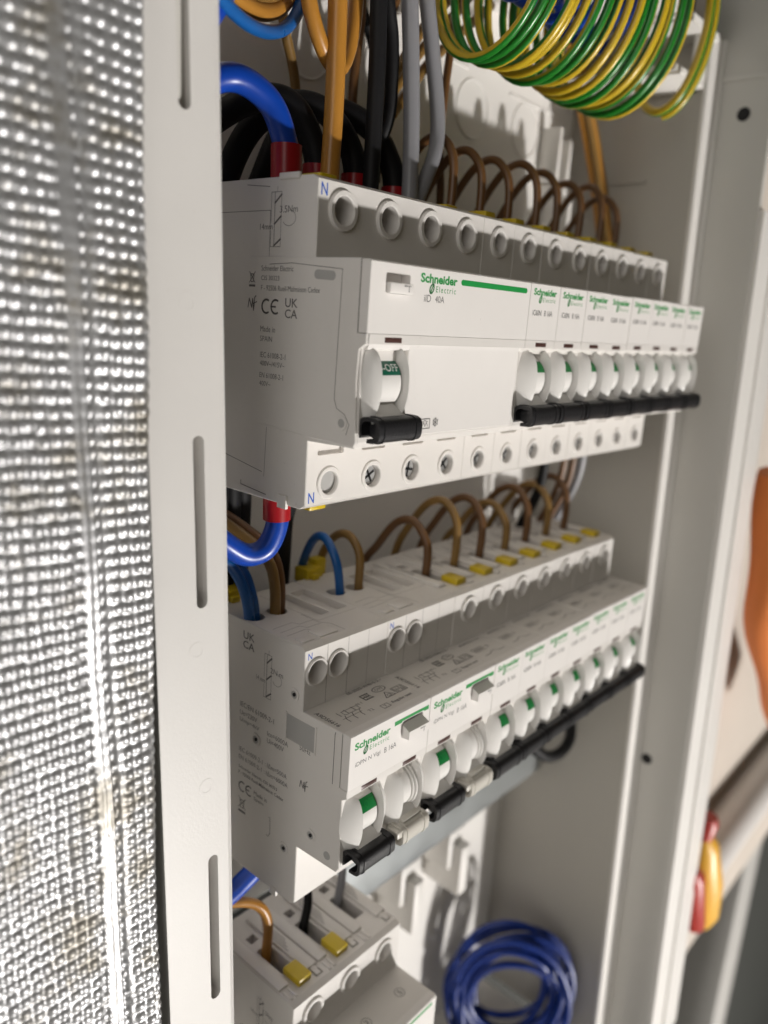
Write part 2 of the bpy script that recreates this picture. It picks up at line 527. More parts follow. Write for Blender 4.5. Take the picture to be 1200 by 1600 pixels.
# left front flange with long slots
SLOTS = [(86.0, 42.6), (-25.5, -67.4), (-137.0, -182.5), (-250, -296)]
mb = MB()
cs = []; top, bot = ZT + 3, ZB - 3
edges = [top]
xs0, xs1 = -37.6, -32.0
def sl(z0, z1): return z0 + 4, z1 - 4
prev = top
for (a, b) in SLOTS:
    za, zb = sl(a, b)
    cs.append((-47.5, -28.0, top - prev, top - za, None))
    sh = 0.013 * (-(a + b) / 2 - 0)
    cc = -35.3 + 0.0135 * (10 - (a + b) / 2)
    cs.append((-47.5, -28.0, top - za, top - zb, ('s', cc, top - (a + b) / 2, 1.55, (a - b) / 2, 4.0, 0)))
    prev = zb
cs.append((-47.5, -28.0, top - prev, top - bot, None))
nb = len(mb.v)
mb.plate((0, -45, top), (1, 0, 0), (0, 0, -1), (0, -1, 0), cs)
mb.box(-28.05, -26.6, -44.6, -38, bot, top)           # inner return
mb.prism([(-45, bot), (-44.8, bot)], 0, 0) if False else None
mb.add([(-28.0, -45, top), (-28.0, -45, bot), (-26.6, -44.6, bot), (-26.6, -44.6, top)], [(0, 1, 2, 3)])
mb.box(-47.6, -47.5, -45, -36, bot, top)
mb.box(-47.5, -28, -40.5, -39.5, bot, top, 1)
for (z, x) in ((4, -36.5), (-78, -36.3), (-116, -34.5), (-205, -33)): mb.ring((x, -45, z), (0, -1, 0), 1.5, 2.3, .05, 0, 24, 0, .02)
mb.v = [(v[0] + 0.018 * (-45 - v[2]) + 0.6, v[1] + lean(v[2]), v[2]) for v in mb.v]
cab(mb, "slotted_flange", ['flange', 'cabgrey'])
# right edge: lip, outer wall and outer rim
mb = MB()
def shear(mb):
    mb.v = [(v[0] + 0.018 * (-45 - v[2]), v[1] + lean(v[2]), v[2]) for v in mb.v]
mb.prism([(-43, 0), (-43, 1)], 0, 0) if False else None
mb.box(244.6, 257.6, -44.6, -42.6, ZB - 3, ZT + 3, 0, .5); mb.box(256.2, 258.4, -46.4, -44.0, ZB - 3, ZT + 3, 0, .5)
shear(mb); cab(mb, "front_lip", 'cab')
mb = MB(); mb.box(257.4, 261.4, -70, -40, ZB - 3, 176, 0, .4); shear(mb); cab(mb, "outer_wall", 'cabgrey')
mb = MB(); mb.box(258.0, 304, -72.5, -69.8, ZB - 3, 62, 0, .8); mb.box(276, 280, -74, -72.3, ZB - 3, 62, 0, .5); shear(mb); cab(mb, "outer_rim", 'cab')
mb = MB(); mb.box(256.6, 258.2, -75, -40, 117, 120, 0, .3); shear(mb); cab(mb, "outer_wall_rib", 'cabgrey')
for (z, y) in ((103, -53.2), (-226, -55.5)):
    mb = MB(); mb.cyl((258.2 + 0.018 * (-45 - z), y, z), (-1, 0, 0), 3.0, 1.0); cab(mb, "screw_hole", 'dark')

def rail(z, label, x0, x1):
    mb = MB()
    prof = [(1.4, 13.5), (-0.2, 12.6), (-0.6, 11.0), (-0.6, -10.6), (0.1, -12.6), (1.6, -13.5), (6.6, -13.5), (6.6, -17.5), (7.6, -17.5), (7.6, -12.5), (0.4, -12.5), (0.4, 12.5), (7.6, 12.5), (7.6, 17.5), (6.6, 17.5), (6.6, 13.5)]
    mb.prism([(y + .8, q + z) for y, q in prof], x0, x1, 0, 0)
    o = mb.build("din_rail", 'rail', origin=(x0, 0, z))
    return tag(o, label, "mounting rail", "mounting rails in the cabinet")
rail(-6.0, "zinc mounting rail behind the top row of breakers", -20, 236)
rail(-131.7, "zinc mounting rail behind the middle row of breakers", -18, 236)
rail(-239.5, "bare zinc mounting rail running right from the bottom breaker", -18, 246)
mb = MB()
for x, lb in ((128, "left one of two white plastic brackets below the bare zinc rail"), (168, "right one of two white plastic brackets below the bare zinc rail")):
    mb = MB(); mb.box(x, x + 16, 8, 27, -285, -262, 0, 1.5); mb.box(x + 4, x + 12, 2, 27.2, -300, -270, 0, 1.5)
    tag(mb.build("rail_bracket", 'cab', origin=(x, 27, -280)), lb, "bracket", "white brackets below the bare rail")

# foil faced insulation left of the cabinet: bumps pressed into the sheet
def foil():
    x0, x1, z0, z1, st = -106.0, -47.8, -235.0, 95.0, 0.36
    nx, nz = int((x1 - x0) / st), int((z1 - z0) / st)
    vs = []; px, pz = 2.72, 2.86
    rnd = random.Random(3)
    jit = {}
    for j in range(nz + 1):
        z = z0 + j * st
        for i in range(nx + 1):
            x = x0 + i * st
            xr = x + 0.0285 * (z + 1)                       # rows follow the sheet, which hangs a little off plumb
            seam = xr - (-64.6)
            h = 0.0
            u, w = xr / px, (z + 0.05 * x) / pz
            a, b = math.floor(u), math.floor(w)
            if (a, b) not in jit: jit[(a, b)] = (rnd.uniform(-.10, .10), rnd.uniform(-.10, .10), rnd.uniform(.65, 1.15))
            ju, jw, jh = jit[(a, b)]
            d = math.hypot((u - a - .5 - ju) * px, (w - b - .5 - jw) * pz)
            bump = (0.5 + .5 * jh) * 0.72 * max(0.0, 1 - (d / 1.5) ** 2) ** 1.1
            flat = 1.0
            if -1.7 < seam < 1.7: flat = 0.12               # smooth tape seam
            if 3.0 < seam < 4.3: flat = 0.3
            h += bump * flat
            h += 0.35 * math.exp(-((seam - 1.5) / 0.28) ** 2) - 0.9 * math.exp(-((seam - 2.7) / 0.7) ** 2)
            if -2.2 < seam < 2.2: h += 0.16 * (2.2 - abs(seam)) * (1 if seam < 0 else .4)
            h -= 0.5 * math.exp(-((seam + 2.4) / 0.45) ** 2)
            h += 0.62 * math.sin(x * .21 + 1.1 + .7 * math.sin(z * .031)) * math.sin(z * .047 + .6) + 0.3 * math.sin(z * .11 + x * .09)
            if x1 - x < 1.5: h -= (1.5 - (x1 - x)) ** 2 * .5
            vs.append((x, -47.0 - h + 0.02 * (z + 45), z))
    fs = []
    k = nx + 1
    for j in range(nz):
        for i in range(nx):
            a = j * k + i
            fs.append((a, a + 1, a + k + 1, a + k))
    me = bpy.data.meshes.new("foil_insulation")
    me.from_pydata([(v[0] * S, v[1] * S, v[2] * S) for v in vs], [], fs)
    me.polygons.foreach_set("use_smooth", [True] * len(me.polygons))
    me.materials.append(M['foil'])
    o = bpy.data.objects.new("foil_insulation", me); COL.objects.link(o)
    so = o.modifiers.new("thickness", 'SOLIDIFY'); so.thickness = 0.0012; so.offset = 1 if False else -1
    tag(o, "dimpled silver foil insulation with a vertical seam left of the cabinet", "insulation")
foil()

# wall and things right of the cabinet, far out of focus
mb = MB(); mb.box(262, 1400, -38, -20, -520, 600); tag(mb.build("wall_board", 'wallm', origin=(800, -30, -500)), "beige board wall to the right of the cabinet", "wall")
mb = MB(); mb.box(-900, 2600, 60, 80, -1700, 1200); tag(mb.build("wall", 'darkwall', origin=(0, 70, -1500)), None, None, None, 'structure')
mb = MB(); mb.box(-3000, 4000, -4000, 400, -1710, -1700); tag(mb.build("floor", 'post', origin=(0, 0, -1500)), None, None, None, 'structure')
mb = MB(); tube_geo(mb, [Vector((270, -52, -388)), Vector((700, -52, -378)), Vector((1390, -52, -366))], 17, 20); tag(mb.build("conduit", 'conduit', origin=(270, -52, -388), sharp=60), "blurred white conduit running along the beige board", "conduit")
mb = MB(); mb.box(700, 760, -30, 20, -1500, -520, 0, 4); tag(mb.build("wall_stud", 'post', origin=(730, 0, -1500)), "pale grey upright stud under the beige board", "stud")
# orange hanging cloth strap
mb = MB()
tube_geo(mb, spline([(333.0, -82.0, -66.4), (338.1, -82.0, -100.5), (347.9, -82.0, -137.5), (366.5, -82.0, -166.9), (406.7, -82.0, -209.7), (479.3, -82.0, -274.8)], 8), 15, 16)
for i_, v in enumerate(mb.v): mb.v[i_] = (v[0], v[1] + 1.5 * math.sin(v[2] * .07 + 1), v[2])
tag(mb.build("hanging_bag", 'orange', origin=(333.0, -82.0, -66.4), sharp=60), "orange cloth bag hanging blurred at the right edge", "bag")
tool = empty("screwdriver", (321.4, -77.0, -294.7), "blurred screwdriver with yellow and red handle beside the cabinet's lower right edge", "screwdriver")
def lathe(prof, ax0, ax1, seg=18):
    mb = MB(); a = Vector(ax0); d = Vector(ax1) - a; L = d.length; d.normalize(); u = d.orthogonal().normalized(); w = d.cross(u); vs = []
    for (t, r) in prof: vs += [a + d * (t * L) + (u * math.cos(2 * math.pi * k / seg) + w * math.sin(2 * math.pi * k / seg)) * r for k in range(seg)]
    fs = [(i * seg + k, i * seg + (k + 1) % seg, (i + 1) * seg + (k + 1) % seg, (i + 1) * seg + k) for i in range(len(prof) - 1) for k in range(seg)]
    fs += [list(range(seg)), [(len(prof) - 1) * seg + k for k in range(seg)]]
    mb.add(vs, fs); return mb
lathe([(0, 4), (.1, 9), (.5, 12), (.85, 10), (1, 5)], (0.0, 0.0, 0.0), (38.4, 0.0, -88.5)).build("handle", 'yhandle', tool, 60)
lathe([(0, 4), (.1, 7), (.9, 7), (1, 3)], (-13.2, -1.0, -17.5), (13.8, -1.0, -76.5)).build("handle_inlay", 'rhandle', tool, 60)
lathe([(0, 6), (.3, 7), (1, 5)], (0.4, 0.0, 13.4), (0.9, 0.0, -1.8)).build("collar", 'rhandle', tool, 60)


# ------------------------------------------------------------------ modular devices
# every device: x from its own left side, y from the rail (front is -y), z from the row datum
def body_profile(bot=-48.4, low=-28.8):
    return [(0, 36.4), (-41.8, 36.4), (-44, 35.4), (-44, 16.6), (-60.3, 16.6), (-60.3, -0.5), (-63.2, -0.5),
            (-63.2, -2.9), (-61.4, -4.1), (-61.8, low + 1.7), (-60.6, low), (-44, low - 0.6), (-44, bot + 1.2), (-42, bot), (0, bot)]

def make_body(parent, w, top_holes, bot_holes, toggles, x0=0.0, top_cells=None, bot=-48.4, low=-28.8, cx=0.22, name="body", slots=True):
    mb = MB()
    prof = body_profile(bot, low)
    skip = {2, 8, 11} | ({0} if top_cells else set())
    mb.prism(prof, x0, w, 0, cx, skip)
    def cells(cent, v0, v1, mk, extra=None):
        cs = []; xs = [x0 + cx] + [(a + b) / 2 for a, b in zip(cent, cent[1:])] + [w - cx]
        for i, c in enumerate(cent):
            cs.append((xs[i], xs[i + 1], v0, v1, mk(c)))
        return cs
    # upper shoulder, v measured downwards from z = 35.4
    if top_holes:
        r = top_holes[1]
        mb.plate((0, -44, 35.4), (1, 0, 0), (0, 0, -1), (0, -1, 0), cells(top_holes[0], 0, 18.8, lambda c: ('c', c, top_holes[2], r, r, 12, 1)))
    else:
        mb.plate((0, -44, 35.4), (1, 0, 0), (0, 0, -1), (0, -1, 0), [(x0 + cx, w - cx, 0, 18.8, None)])
    # lower shoulder
    zt = low - 0.6; hgt = zt - (bot + 1.2)
    if bot_holes:
        vs = 5.2 if slots else 0.01
        if slots:
            mb.plate((0, -44, zt), (1, 0, 0), (0, 0, -1), (0, -1, 0), cells(slots if isinstance(slots, list) else bot_holes[0], 0, vs, lambda c: ('r', c, 2.5, min(5.0, c - x0 - .8, 5.0), 1.75, 1.3, 0)))
        mb.plate((0, -44, zt), (1, 0, 0), (0, 0, -1), (0, -1, 0), cells(bot_holes[0], vs, hgt, lambda c: ('c', c, 12.1, bot_holes[1], bot_holes[1], 4.5, 1)))
    else:
        mb.plate((0, -44, zt), (1, 0, 0), (0, 0, -1), (0, -1, 0), [(x0 + cx, w - cx, 0, hgt, None)])
    # lower front with the toggle openings (slightly sloping)
    p, q = Vector((0, -61.4, -4.1)), Vector((0, -61.8, low + 1.7))
    d = (q - p); Lv = d.length; d.normalize()
    nrm = Vector((0, d.z, -d.y))
    if nrm.y > 0: nrm = -nrm
    if toggles:
        mb.plate(p, (1, 0, 0), d, nrm, cells(toggles, 0, Lv, lambda c: ('r', c, 10.4, 4.3, 9.8, 6.5, 0)))
    else:
        mb.plate(p, (1, 0, 0), d, nrm, [(x0 + cx, w - cx, 0, Lv, None)])
    if top_cells:
        mb.plate((0, 0, 36.4), (1, 0, 0), (0, 1, 0), (0, 0, 1), top_cells)
    return mb.build(name, ['white', 'dark'], parent)

def collars(parent, xs, z, r0, r1, h=0.9, y=-44):
    for x in xs:
        mb = MB()
        mb.ring((x, y, z), (0, -1, 0), r0, r1, h, 0, depth=3.0)
        mb.build("terminal_collar", 'white', parent)

def screws(parent, xs, z, r, y=-42.9):
    for i, x in enumerate(xs):
        mb = MB()
        mb.cyl((x, y + 2.5, z), (0, -1, 0), r, 2.3, 0, 20, 0.45)
        a = 0.5 + i * 0.9
        for t in (a, a + math.pi / 2):
            dx, dz = math.cos(t), math.sin(t)
            w = 0.42; L = r * 0.78
            q = [(x + dx * L - dz * w, z + dz * L + dx * w), (x + dx * L + dz * w, z + dz * L - dx * w), (x - dx * L + dz * w, z - dz * L - dx * w), (x - dx * L - dz * w, z - dz * L + dx * w)]
            mb.add([(u, y + 0.17, v) for u, v in q], [(0, 1, 2, 3)], 1)
        mb.build("terminal_screw", ['steel', 'dark'], parent)

def label_plate(parent, w, x0=0.0, hole=None):
    mb = MB()
    prof = [(-60.32, 16.7), (-62.9, 16.7), (-63.3, 16.3), (-63.3, -0.4), (-60.32, -0.4)]
    if hole:
        mb.prism(prof, x0 + .06, w - .06, 0, 0.12, {2})
        cu, cv, ru, rv = hole
        a, b = x0 + .18, w - .18
        xs = [a, cu - ru - 1.5, cu + ru + 1.5, b]
        cs = [(xs[0], xs[1], 0, 16.7, None), (xs[1], xs[2], 0, 16.7, ('r', cu, 16.3 - cv, ru, rv, 2.9, 0)), (xs[2], xs[3], 0, 16.7, None)]
        mb.plate((0, -63.3, 16.3), (1, 0, 0), (0, 0, -1), (0, -1, 0), cs)
    else:
        mb.prism(prof, x0 + .06, w - .06, 0, 0.12)
    return mb.build("label_plate", 'plate', parent)

def window(parent, x0, x1, z0=-2.45, z1=-1.15):
    mb = MB()
    mb.box(x0, x1, -63.28, -62.6, z0, z1, 0, 0.08)
    mb.build("indicator_window", 'brownwin', parent)

ZC = -12.7
def toggle(parent, cx, flag='flag', grip='black', text=None, a=8.75, b=8.8, w=4.4, g0=-8.4, g1=8.4, ring=False, notch=False):
    # two cheeks that shield the drum
    for s in (-1, 1):
        mb = MB(); n = 18; vs = []
        for i in range(n + 1):
            t = math.pi * i / n
            z = ZC + b * math.cos(t); k = math.sin(t)
            yo = -61.5 - 4.7 * k ** 0.75
            xo = w + 0.45 + (a - w) * k
            zo = ZC + (b + 1.2) * math.cos(t)
            xm = (xo + w) / 2 + 0.25 * k
            vs += [(cx + s * xo, -61.2, zo), (cx + s * (xo * .5 + w * .5 + .55 * k), -61.5 - 2.9 * k, ZC + (b + .5) * math.cos(t)), (cx + s * (w + .5), yo + .25, z), (cx + s * (w + .15), yo, z), (cx + s * w, yo + .2, z), (cx + s * w, -57.2, z)]
        fs = []
        for i in range(n):
            for q in range(5):
                fs.append((i * 6 + q, i * 6 + q + 1, (i + 1) * 6 + q + 1, (i + 1) * 6 + q))
        mb.add(vs, fs)
        mb.build("toggle_cheek", 'toggle', parent, sharp=40)
    tg = MB()
    yc, r = -57.0, 7.15
    hw = w - .35 if not ring else w - 1.5
    prof = [(yc + r * math.cos(R(t)), ZC + r * math.sin(R(t))) for t in range(0, 360, 9)]
    off = -0.0 if not ring else -1.0
    tg.prism(prof, cx - hw + off, cx + hw + off, 0, 0.25)
    if ring:
        for k in (0, 1):
            xa = cx + hw + off + 0.35 + k * 1.1
            p2 = [(yc + (r + .35 + .5 * k) * math.cos(R(t)), ZC + (r + .35 + .5 * k) * math.sin(R(t))) for t in range(0, 360, 9)]
            tg.prism(p2, xa, xa + .75, 0, 0.15)
    # stem from the drum to the grip
    tg.add([(cx - 3.6, -62.2, -17.6), (cx + 3.6, -62.2, -17.6), (cx + 6.2, -65.2, -20.6), (cx - 5.2, -65.2, -20.6),
            (cx - 3.6, -60.5, -19.2), (cx + 3.6, -60.5, -19.2), (cx + 6.2, -63.6, -22.4), (cx - 5.2, -63.6, -22.4)],
           [(0, 1, 2, 3), (4, 7, 6, 5), (0, 4, 5, 1), (1, 5, 6, 2), (2, 6, 7, 3), (3, 7, 4, 0)])
    to = tg.build("toggle", 'toggle', parent)
    if flag:
        fb = MB(); vs = []; n = 8
        for i in range(n + 1):
            t = R(180 - (19 + 33 * i / n))
            for x in (cx - w + .45, cx + w - .45):
                vs.append((x, yc + (r + .06) * math.cos(t), ZC + (r + .06) * math.sin(t)))
        fb.add(vs, [(2 * i, 2 * i + 1, 2 * i + 3, 2 * i + 2) for i in range(n)])
        f_o = fb.build("toggle_flag", flag, to)
        if text:
            tb = MB()
            def onflag(u, v):
                t = R(180 - (35 + v / r * 57.3))
                return (u, yc + (r + .10) * math.cos(t), ZC + (r + .10) * math.sin(t))
            put_text(tb, text, cx - w * .8, -1.05, w * 1.6, 2.1, onflag, 0, bold=0.01)
            tb.build("toggle_lettering", 'pwhite' if flag == 'teal' else 'pgreen', to)
    # grip: an open channel
    if grip:
        gb = MB(); gy, gz = -64.9, -23.6
        def sect(k):          # squarish open channel, open towards the case at the top
            out = []
            for t in range(-60, 261, 16):
                a = R(t - 40); c_, s_ = math.cos(a), math.sin(a)
                q_ = (abs(c_) ** 3.4 + abs(s_) ** 3.4) ** (-1 / 3.4)
                out.append((gy - (3.6 + k) * c_ * q_, gz + (3.2 + k) * s_ * q_))
            return out
        gb.prism(sect(0) + sect(-1.0)[::-1], cx + g0, cx + g1, 0, 0.0)
        gb.prism(sect(-.6), cx + g0 + 3.2, cx + g0 + 3.9, 0, 0.0)
        for t in (2.1, g1 - g0 - 2.1):        # shallow grip beads
            gb.prism(sect(.22) + sect(-.3)[::-1], cx + g0 + t - .35, cx + g0 + t + .35, 0, 0.0)
        if notch:
            gb.box(cx + g0 - 2.2, cx + g0 + .6, -68.0, -63.4, -23.2, -20.9, 0, .3)
            gb.box(cx - 3.6, cx + 5.0, -66.2, -62, -20.6, -19.6, 0, .2)
        gb.build("toggle_grip", grip, to, sharp=40)
    return to

def shutter(parent, x, bottom=False, h=1.6, y0=-39.0, y1=-31.5, bot=-48.4):
    mb = MB()
    if bottom: mb.box(x - 3.2, x + 3.2, y0, y1, bot - h, bot + .3, 0, 0.4)
    else: mb.box(x - 2.9, x + 2.9, y0, y1, 36.2, 36.4 + h, 0, 0.5)
    return mb.build("terminal_shutter", 'yellow', parent)

# ---- one-pole breaker -------------------------------------------------
BW = 18.0
def mcb_top_cells():
    c = []
    xs = [.22, 5.4, 12.4, 17.78]
    c += [(xs[0], xs[1], -41.8, 0, None), (xs[2], xs[3], -36.2, 0, None)]
    c.append((xs[2], xs[3], -41.8, -36.2, ('r', 15.4, -39.0, 1.6, 1.4, 3, 1)))
    c += [(xs[1], xs[2], -8.6, 0, None), (xs[1], xs[2], -15.5, -8.6, ('r', 8.9, -12.2, 1.9, 1.7, 6, 1)),
          (xs[1], xs[2], -32.2, -15.5, ('r', 8.9, -24.6, 2.7, 6.9, 9, 1)), (xs[1], xs[2], -41.8, -32.2, None)]
    return c

def make_mcb():
    t = empty("circuit_breaker")
    make_body(t, BW, ([9.0], 3.25, 6.5), ([9.0], 3.1), [9.0], top_cells=mcb_top_cells(), slots=True)
    label_plate(t, BW)
    collars(t, [9.0], 28.9, 3.2, 4.75)
    collars(t, [9.0], -41.5, 3.05, 4.3, 0.5)
    screws(t, [9.0], -41.5, 2.9)
    window(t, 6.2, 12.6)
    toggle(t, 9.0, 'flag', 'black', "O-OFF", g0=-8.75, g1=8.35)
    shutter(t, 10.4, h=2.3)
    shutter(t, 9.0, True, 1.1)
    mb = MB(); logo(mb, 1.9, 15.1, 13.8, FRONT(-63.33)); mb.build("logo_lettering", 'pgreen', t)
    mb = MB()
    put_text(mb, "iC60N", 2.2, 7.0, 5.2, 1.7, FRONT(-63.33), bold=.012); put_text(mb, "B 16A", 9.2, 7.0, 5.0, 1.7, FRONT(-63.33), bold=.012)
    mb.build("rating_lettering", 'print', t)
    # raised strip beside the wire slot
    mb = MB(); mb.box(12.7, 17.75, -36.4, -4, 36.3, 37.5, 0, 0.3)
    mb.box(.25, 4.6, -36.4, -4, 36.3, 37.5, 0, 0.3)
    mb.box(14.2, 16.3, -40.2, -36.2, 36.2, 37.0, 0, 0.25)
    mb.build("top_rib", 'white', t)
    mb = MB()
    for i in range(3):
        mb.stroke([(1.0 + i * 1.2, -24 + i), (1.0 + i * 1.2, -12 + i * 2)], .35, TOPM(37.53))
    mb.build("top_marking", 'print', t)
    mb = MB()
    put_text(mb, "A9F03116", 2, 1 - 47.8, 12, 1.3, TOPM(16.66))
    put_text(mb, "6000", 3, -53, 5, 1.6, TOPM(16.66)); put_text(mb, "3", 10, -53, 1.2, 1.6, TOPM(16.66))
    mb.stroke([(2.5, -53.5), (8.5, -53.5), (8.5, -50.9), (2.5, -50.9)], .2, TOPM(16.66), closed=True)
    mb.stroke([(3, -57), (6, -57), (9, -55.6), (12, -57), (15, -57)], .25, TOPM(16.66))
    mb.build("case_lettering", 'print', t)
    return t

mcb = make_mcb()
GR1 = "narrow breakers of the top row"
ORD = ["first", "second", "third", "fourth", "fifth", "sixth", "seventh", "eighth"]
for i in range(8):
    o = mcb if i == 0 else copy_tree(mcb)
    o.location = ((72 + 18 * i) * S, 0, 0)
    if i == 0: lb = "narrow white breaker directly beside the wide residual current device in the top row"
    elif i == 7: lb = "narrow white breaker at the far right end of the top row"
    else: lb = "%s narrow white breaker counting from the wide device in the top row" % ORD[i]
    tag(o, lb, "breaker", GR1)
GR2 = "narrow breakers of the middle row"
X2, Z2 = 3.4, -125.7
for i in range(7):
    o = copy_tree(mcb)
    o.location = ((X2 + 72 + 18 * i) * S, 0, Z2 * S)
    if i == 0: lb = "narrow white breaker touching the second test-button breaker in the middle row"
    elif i == 6: lb = "narrow white breaker at the far right end of the middle row"
    else: lb = "%s narrow white breaker after the two test-button breakers in the middle row" % ORD[i]
    tag(o, lb, "breaker", GR2)
rj = random.Random(11)
for o in [x for x in COL.objects if x.name.startswith('circuit_breaker')]:      # no two levers and plates sit quite alike
    o.location.y += rj.uniform(-.12, .12) * S; o.location.z += rj.uniform(-.14, .14) * S
    dz = rj.uniform(-.35, .35) * S
    for ch in o.children:
        if ch.name.startswith('toggle_grip'): ch.location.z = dz

# ---- wide residual current device, top row -----------------------------
rcd = empty("residual_current_device", (0, 0, 0), "wide residual current device with a long green bar at the top row's left end", "residual current device")
PX = [9.2, 27.0, 45.0, 63.0]
make_body(rcd, 72.0, (PX, 3.55, 6.5), (PX, 3.3), None, x0=0.55, slots=[9.5, 27.0, 45.0, 62.0])
# the moulded left side panel stands proud of the case
mb = MB()
SP = [(-19.3, 16.9), (-60.3, 16.9), (-60.3, -0.5), (-63.2, -0.5), (-63.2, -2.9), (-61.0, -4.3), (-60.7, -12), (-61.2, -21), (-61.6, -27.2), (-60.9, -28.4), (-45, -28.2), (-27.5, -27.2), (-19.8, -27.6), (-18.8, -20)]
mb.prism(SP, 0.0, 1.2, 0, 0.18)
mb.build("side_panel", 'white', rcd)
lp = label_plate(rcd, 72.0, 0.0, hole=(10.3, 11.7, 4.6, 2.45))
# lower cover with a step at its right end
mb = MB()
mb.prism([(-61.0, -2.95), (-63.1, -2.95), (-62.75, -4.4), (-62.4, -26.4), (-60.4, -27.2)], 16.9, 69.6, 0, 0.25)
mb.prism([(-61.0, -2.95), (-63.1, -2.95), (-62.6, -4.2), (-61.2, -4.5)], 1.3, 17.1, 0, 0.05)
mb.build("lower_cover", 'plate', rcd)
collars(rcd, PX, 28.9, 3.5, 5.0, 1.0)
collars(rcd, PX, -41.5, 3.25, 4.6, 0.5)
screws(rcd, PX[1:], -41.5, 3.1)
mb = MB(); mb.cyl((PX[0], -42.5, -41.5), (0, -1, 0), 3.2, 0.6); mb.build("terminal_plug", 'grey', rcd)
window(rcd, 6.8, 13.2, -2.5, -1.2)
toggle(rcd, 8.7, 'teal', 'black', "O-OFF", a=7.4, w=5.0, g0=-7.6, g1=8.9)
shutter(rcd, 9.0, h=1.6); shutter(rcd, 61.5, h=1.4); shutter(rcd, 10.5, True, 2.2)
for x in PX[1:]: shutter(rcd, x, True, 1.0)
mb = MB(); mb.box(6.1, 14.9, -64.6, -60.6, 9.35, 11.9, 0, 0.3); tb_ = mb.build("test_button", 'plate', rcd)
mb = MB(); put_text(mb, "T", 12.4, 9.9, 1.3, 1.5, FRONT(-64.63)); mb.stroke([(11.3, 11.3), (12.2, 11.3)], .3, FRONT(-64.63)); mb.build("button_lettering", 'print', tb_)
mb = MB(); logo(mb, 18.9, 15.1, 15.6, FRONT(-63.33))
bar = [(36.2 + .75 + .75 * math.cos(R(t)), 13.9 + .75 * math.sin(R(t))) for t in range(90, 271, 20)] + [(69.2 + .75 * math.cos(R(t)), 13.9 + .75 * math.sin(R(t))) for t in range(-90, 91, 20)]
mb.add([(u, -63.33, v) for u, v in bar], [list(range(len(bar)))])
mb.build("logo_lettering", 'pgreen', rcd)
mb = MB()
put_text(mb, "iID", 20.8, 8.1, 2.8, 1.75, FRONT(-63.33)); put_text(mb, "40A", 25.4, 8.1, 3.9, 1.7, FRONT(-63.33))
f_ = FRONT(-62.62)
mb.stroke([(24.2, -25), (28.3, -25), (28.3, -22.4), (24.2, -22.4)], .15, f_, closed=True)
mb.stroke([(25, -24.4), (25.6, -23.3), (26.2, -24.4), (26.8, -23.3), (27.4, -24.4)], .15, f_)
mb.stroke([(25, -23.2), (26, -22.8), (27.4, -23.2)], .12, f_)
for k in range(3):
    c_, s_ = math.cos(R(60 * k + 30)), math.sin(R(60 * k + 30))
    mb.stroke([(30.8 - 1.3 * c_, -23.5 - 1.3 * s_), (30.8 + 1.3 * c_, -23.5 + 1.3 * s_)], .18, f_)
mb.stroke(oval(30.8, -23.5, 1.0, 1.0, 8), .15, f_, closed=True)
mb.build("rating_lettering", 'print', rcd)
sd = SIDE(-0.04); sb_ = SIDE(0.51)
mb = MB()
bin_mark(mb, 19.3, 9.0, 4.0, sd)
put_text(mb, "Schneider Electric", 24.2, 13.3, 12.5, 1.35, sd)
put_text(mb, "CIS 30323", 24.2, 10.9, 7.2, 1.2, sd)
put_text(mb, "F - 92506 Rueil-Malmaison Cedex", 24.2, 8.3, 22.5, 1.35, sd)
nf_mark(mb, 19.0, 3.0, 3.8, sd)
ce_mark(mb, 24.6, 2.3, 3.9, sd)
ukca(mb, 34.0, 1.6, 5.0, sd)
put_text(mb, "Made in", 24.4, -2.4, 6.0, 1.5, sd)
put_text(mb, "SPAIN", 24.4, -4.9, 4.9, 1.4, sd)
put_text(mb, "IEC 61008-2-1", 24.6, -9.2, 10.2, 1.45, sd)
put_text(mb, "400V~/415V~", 24.6, -11.4, 10.0, 1.35, sd)
put_text(mb, "EN 61008-2-1", 24.6, -14.6, 9.6, 1.4, sd)
put_text(mb, "400V~", 24.6, -16.8, 4.6, 1.3, sd)
mb.build("case_lettering", 'print', rcd)
mb = MB(); gauge(mb, 25.0, 19.4, 9.0, 13.4, sb_, "3.5Nm", "14mm"); mb.build("gauge_marking", 'print', rcd)
mb = MB()
mb.stroke([(27.5, 15.0), (36, 15.4), (54.2, 14.2), (53.6, -17.2), (54.6, -19.4), (57.5, -20.6), (59.2, -23.0), (58.3, -25.6)], .16, sd)
mb.stroke([(60.3, 16.7), (60.3, -0.4)], .2, sd)
mb.build("joint_line", 'line', rcd); mb = MB()
mb.stroke([(0, 28.4), (26.5, 28.4), (26.5, 17.0)], .16, sb_)
mb.stroke([(17, 35.0), (26, 34.2)], .18, sb_)
mb.stroke([(0, -36.8), (26, -40.8)], .2, sb_); mb.stroke([(27.5, -28), (27.0, -42)], .14, sb_)
mb.stroke([(17, -46.0), (28, -47.0)], .25, sb_); mb.stroke([(17, -44.8), (17, -46.0)], .25, sb_)
mb.build("joint_line", 'line', rcd)
mb = MB()
kz = [(47.6 + 3.2 + 1.15 * math.cos(R(t)), 12.6 + 1.15 * math.sin(R(t))) for t in range(-90, 91, 22)] + [(45.6 + 1.15 * math.cos(R(t)), 12.8 + 1.15 * math.sin(R(t))) for t in range(90, 271, 22)]
mb.add([(-0.03, -u, v) for u, v in kz], [list(range(len(kz)))])  # flat grey patch paints the shade of a recessed slot
mb.build("painted_key_slot", 'grey', rcd); mb = MB()
mb.ring((0, -56.6, -22.9), (-1, 0, 0), 1.1, 1.9, 0.25, 1, 20, 0.0, 0.1)
mb.cyl((0.1, -56.6, -22.9), (-1, 0, 0), 1.3, 0.2)
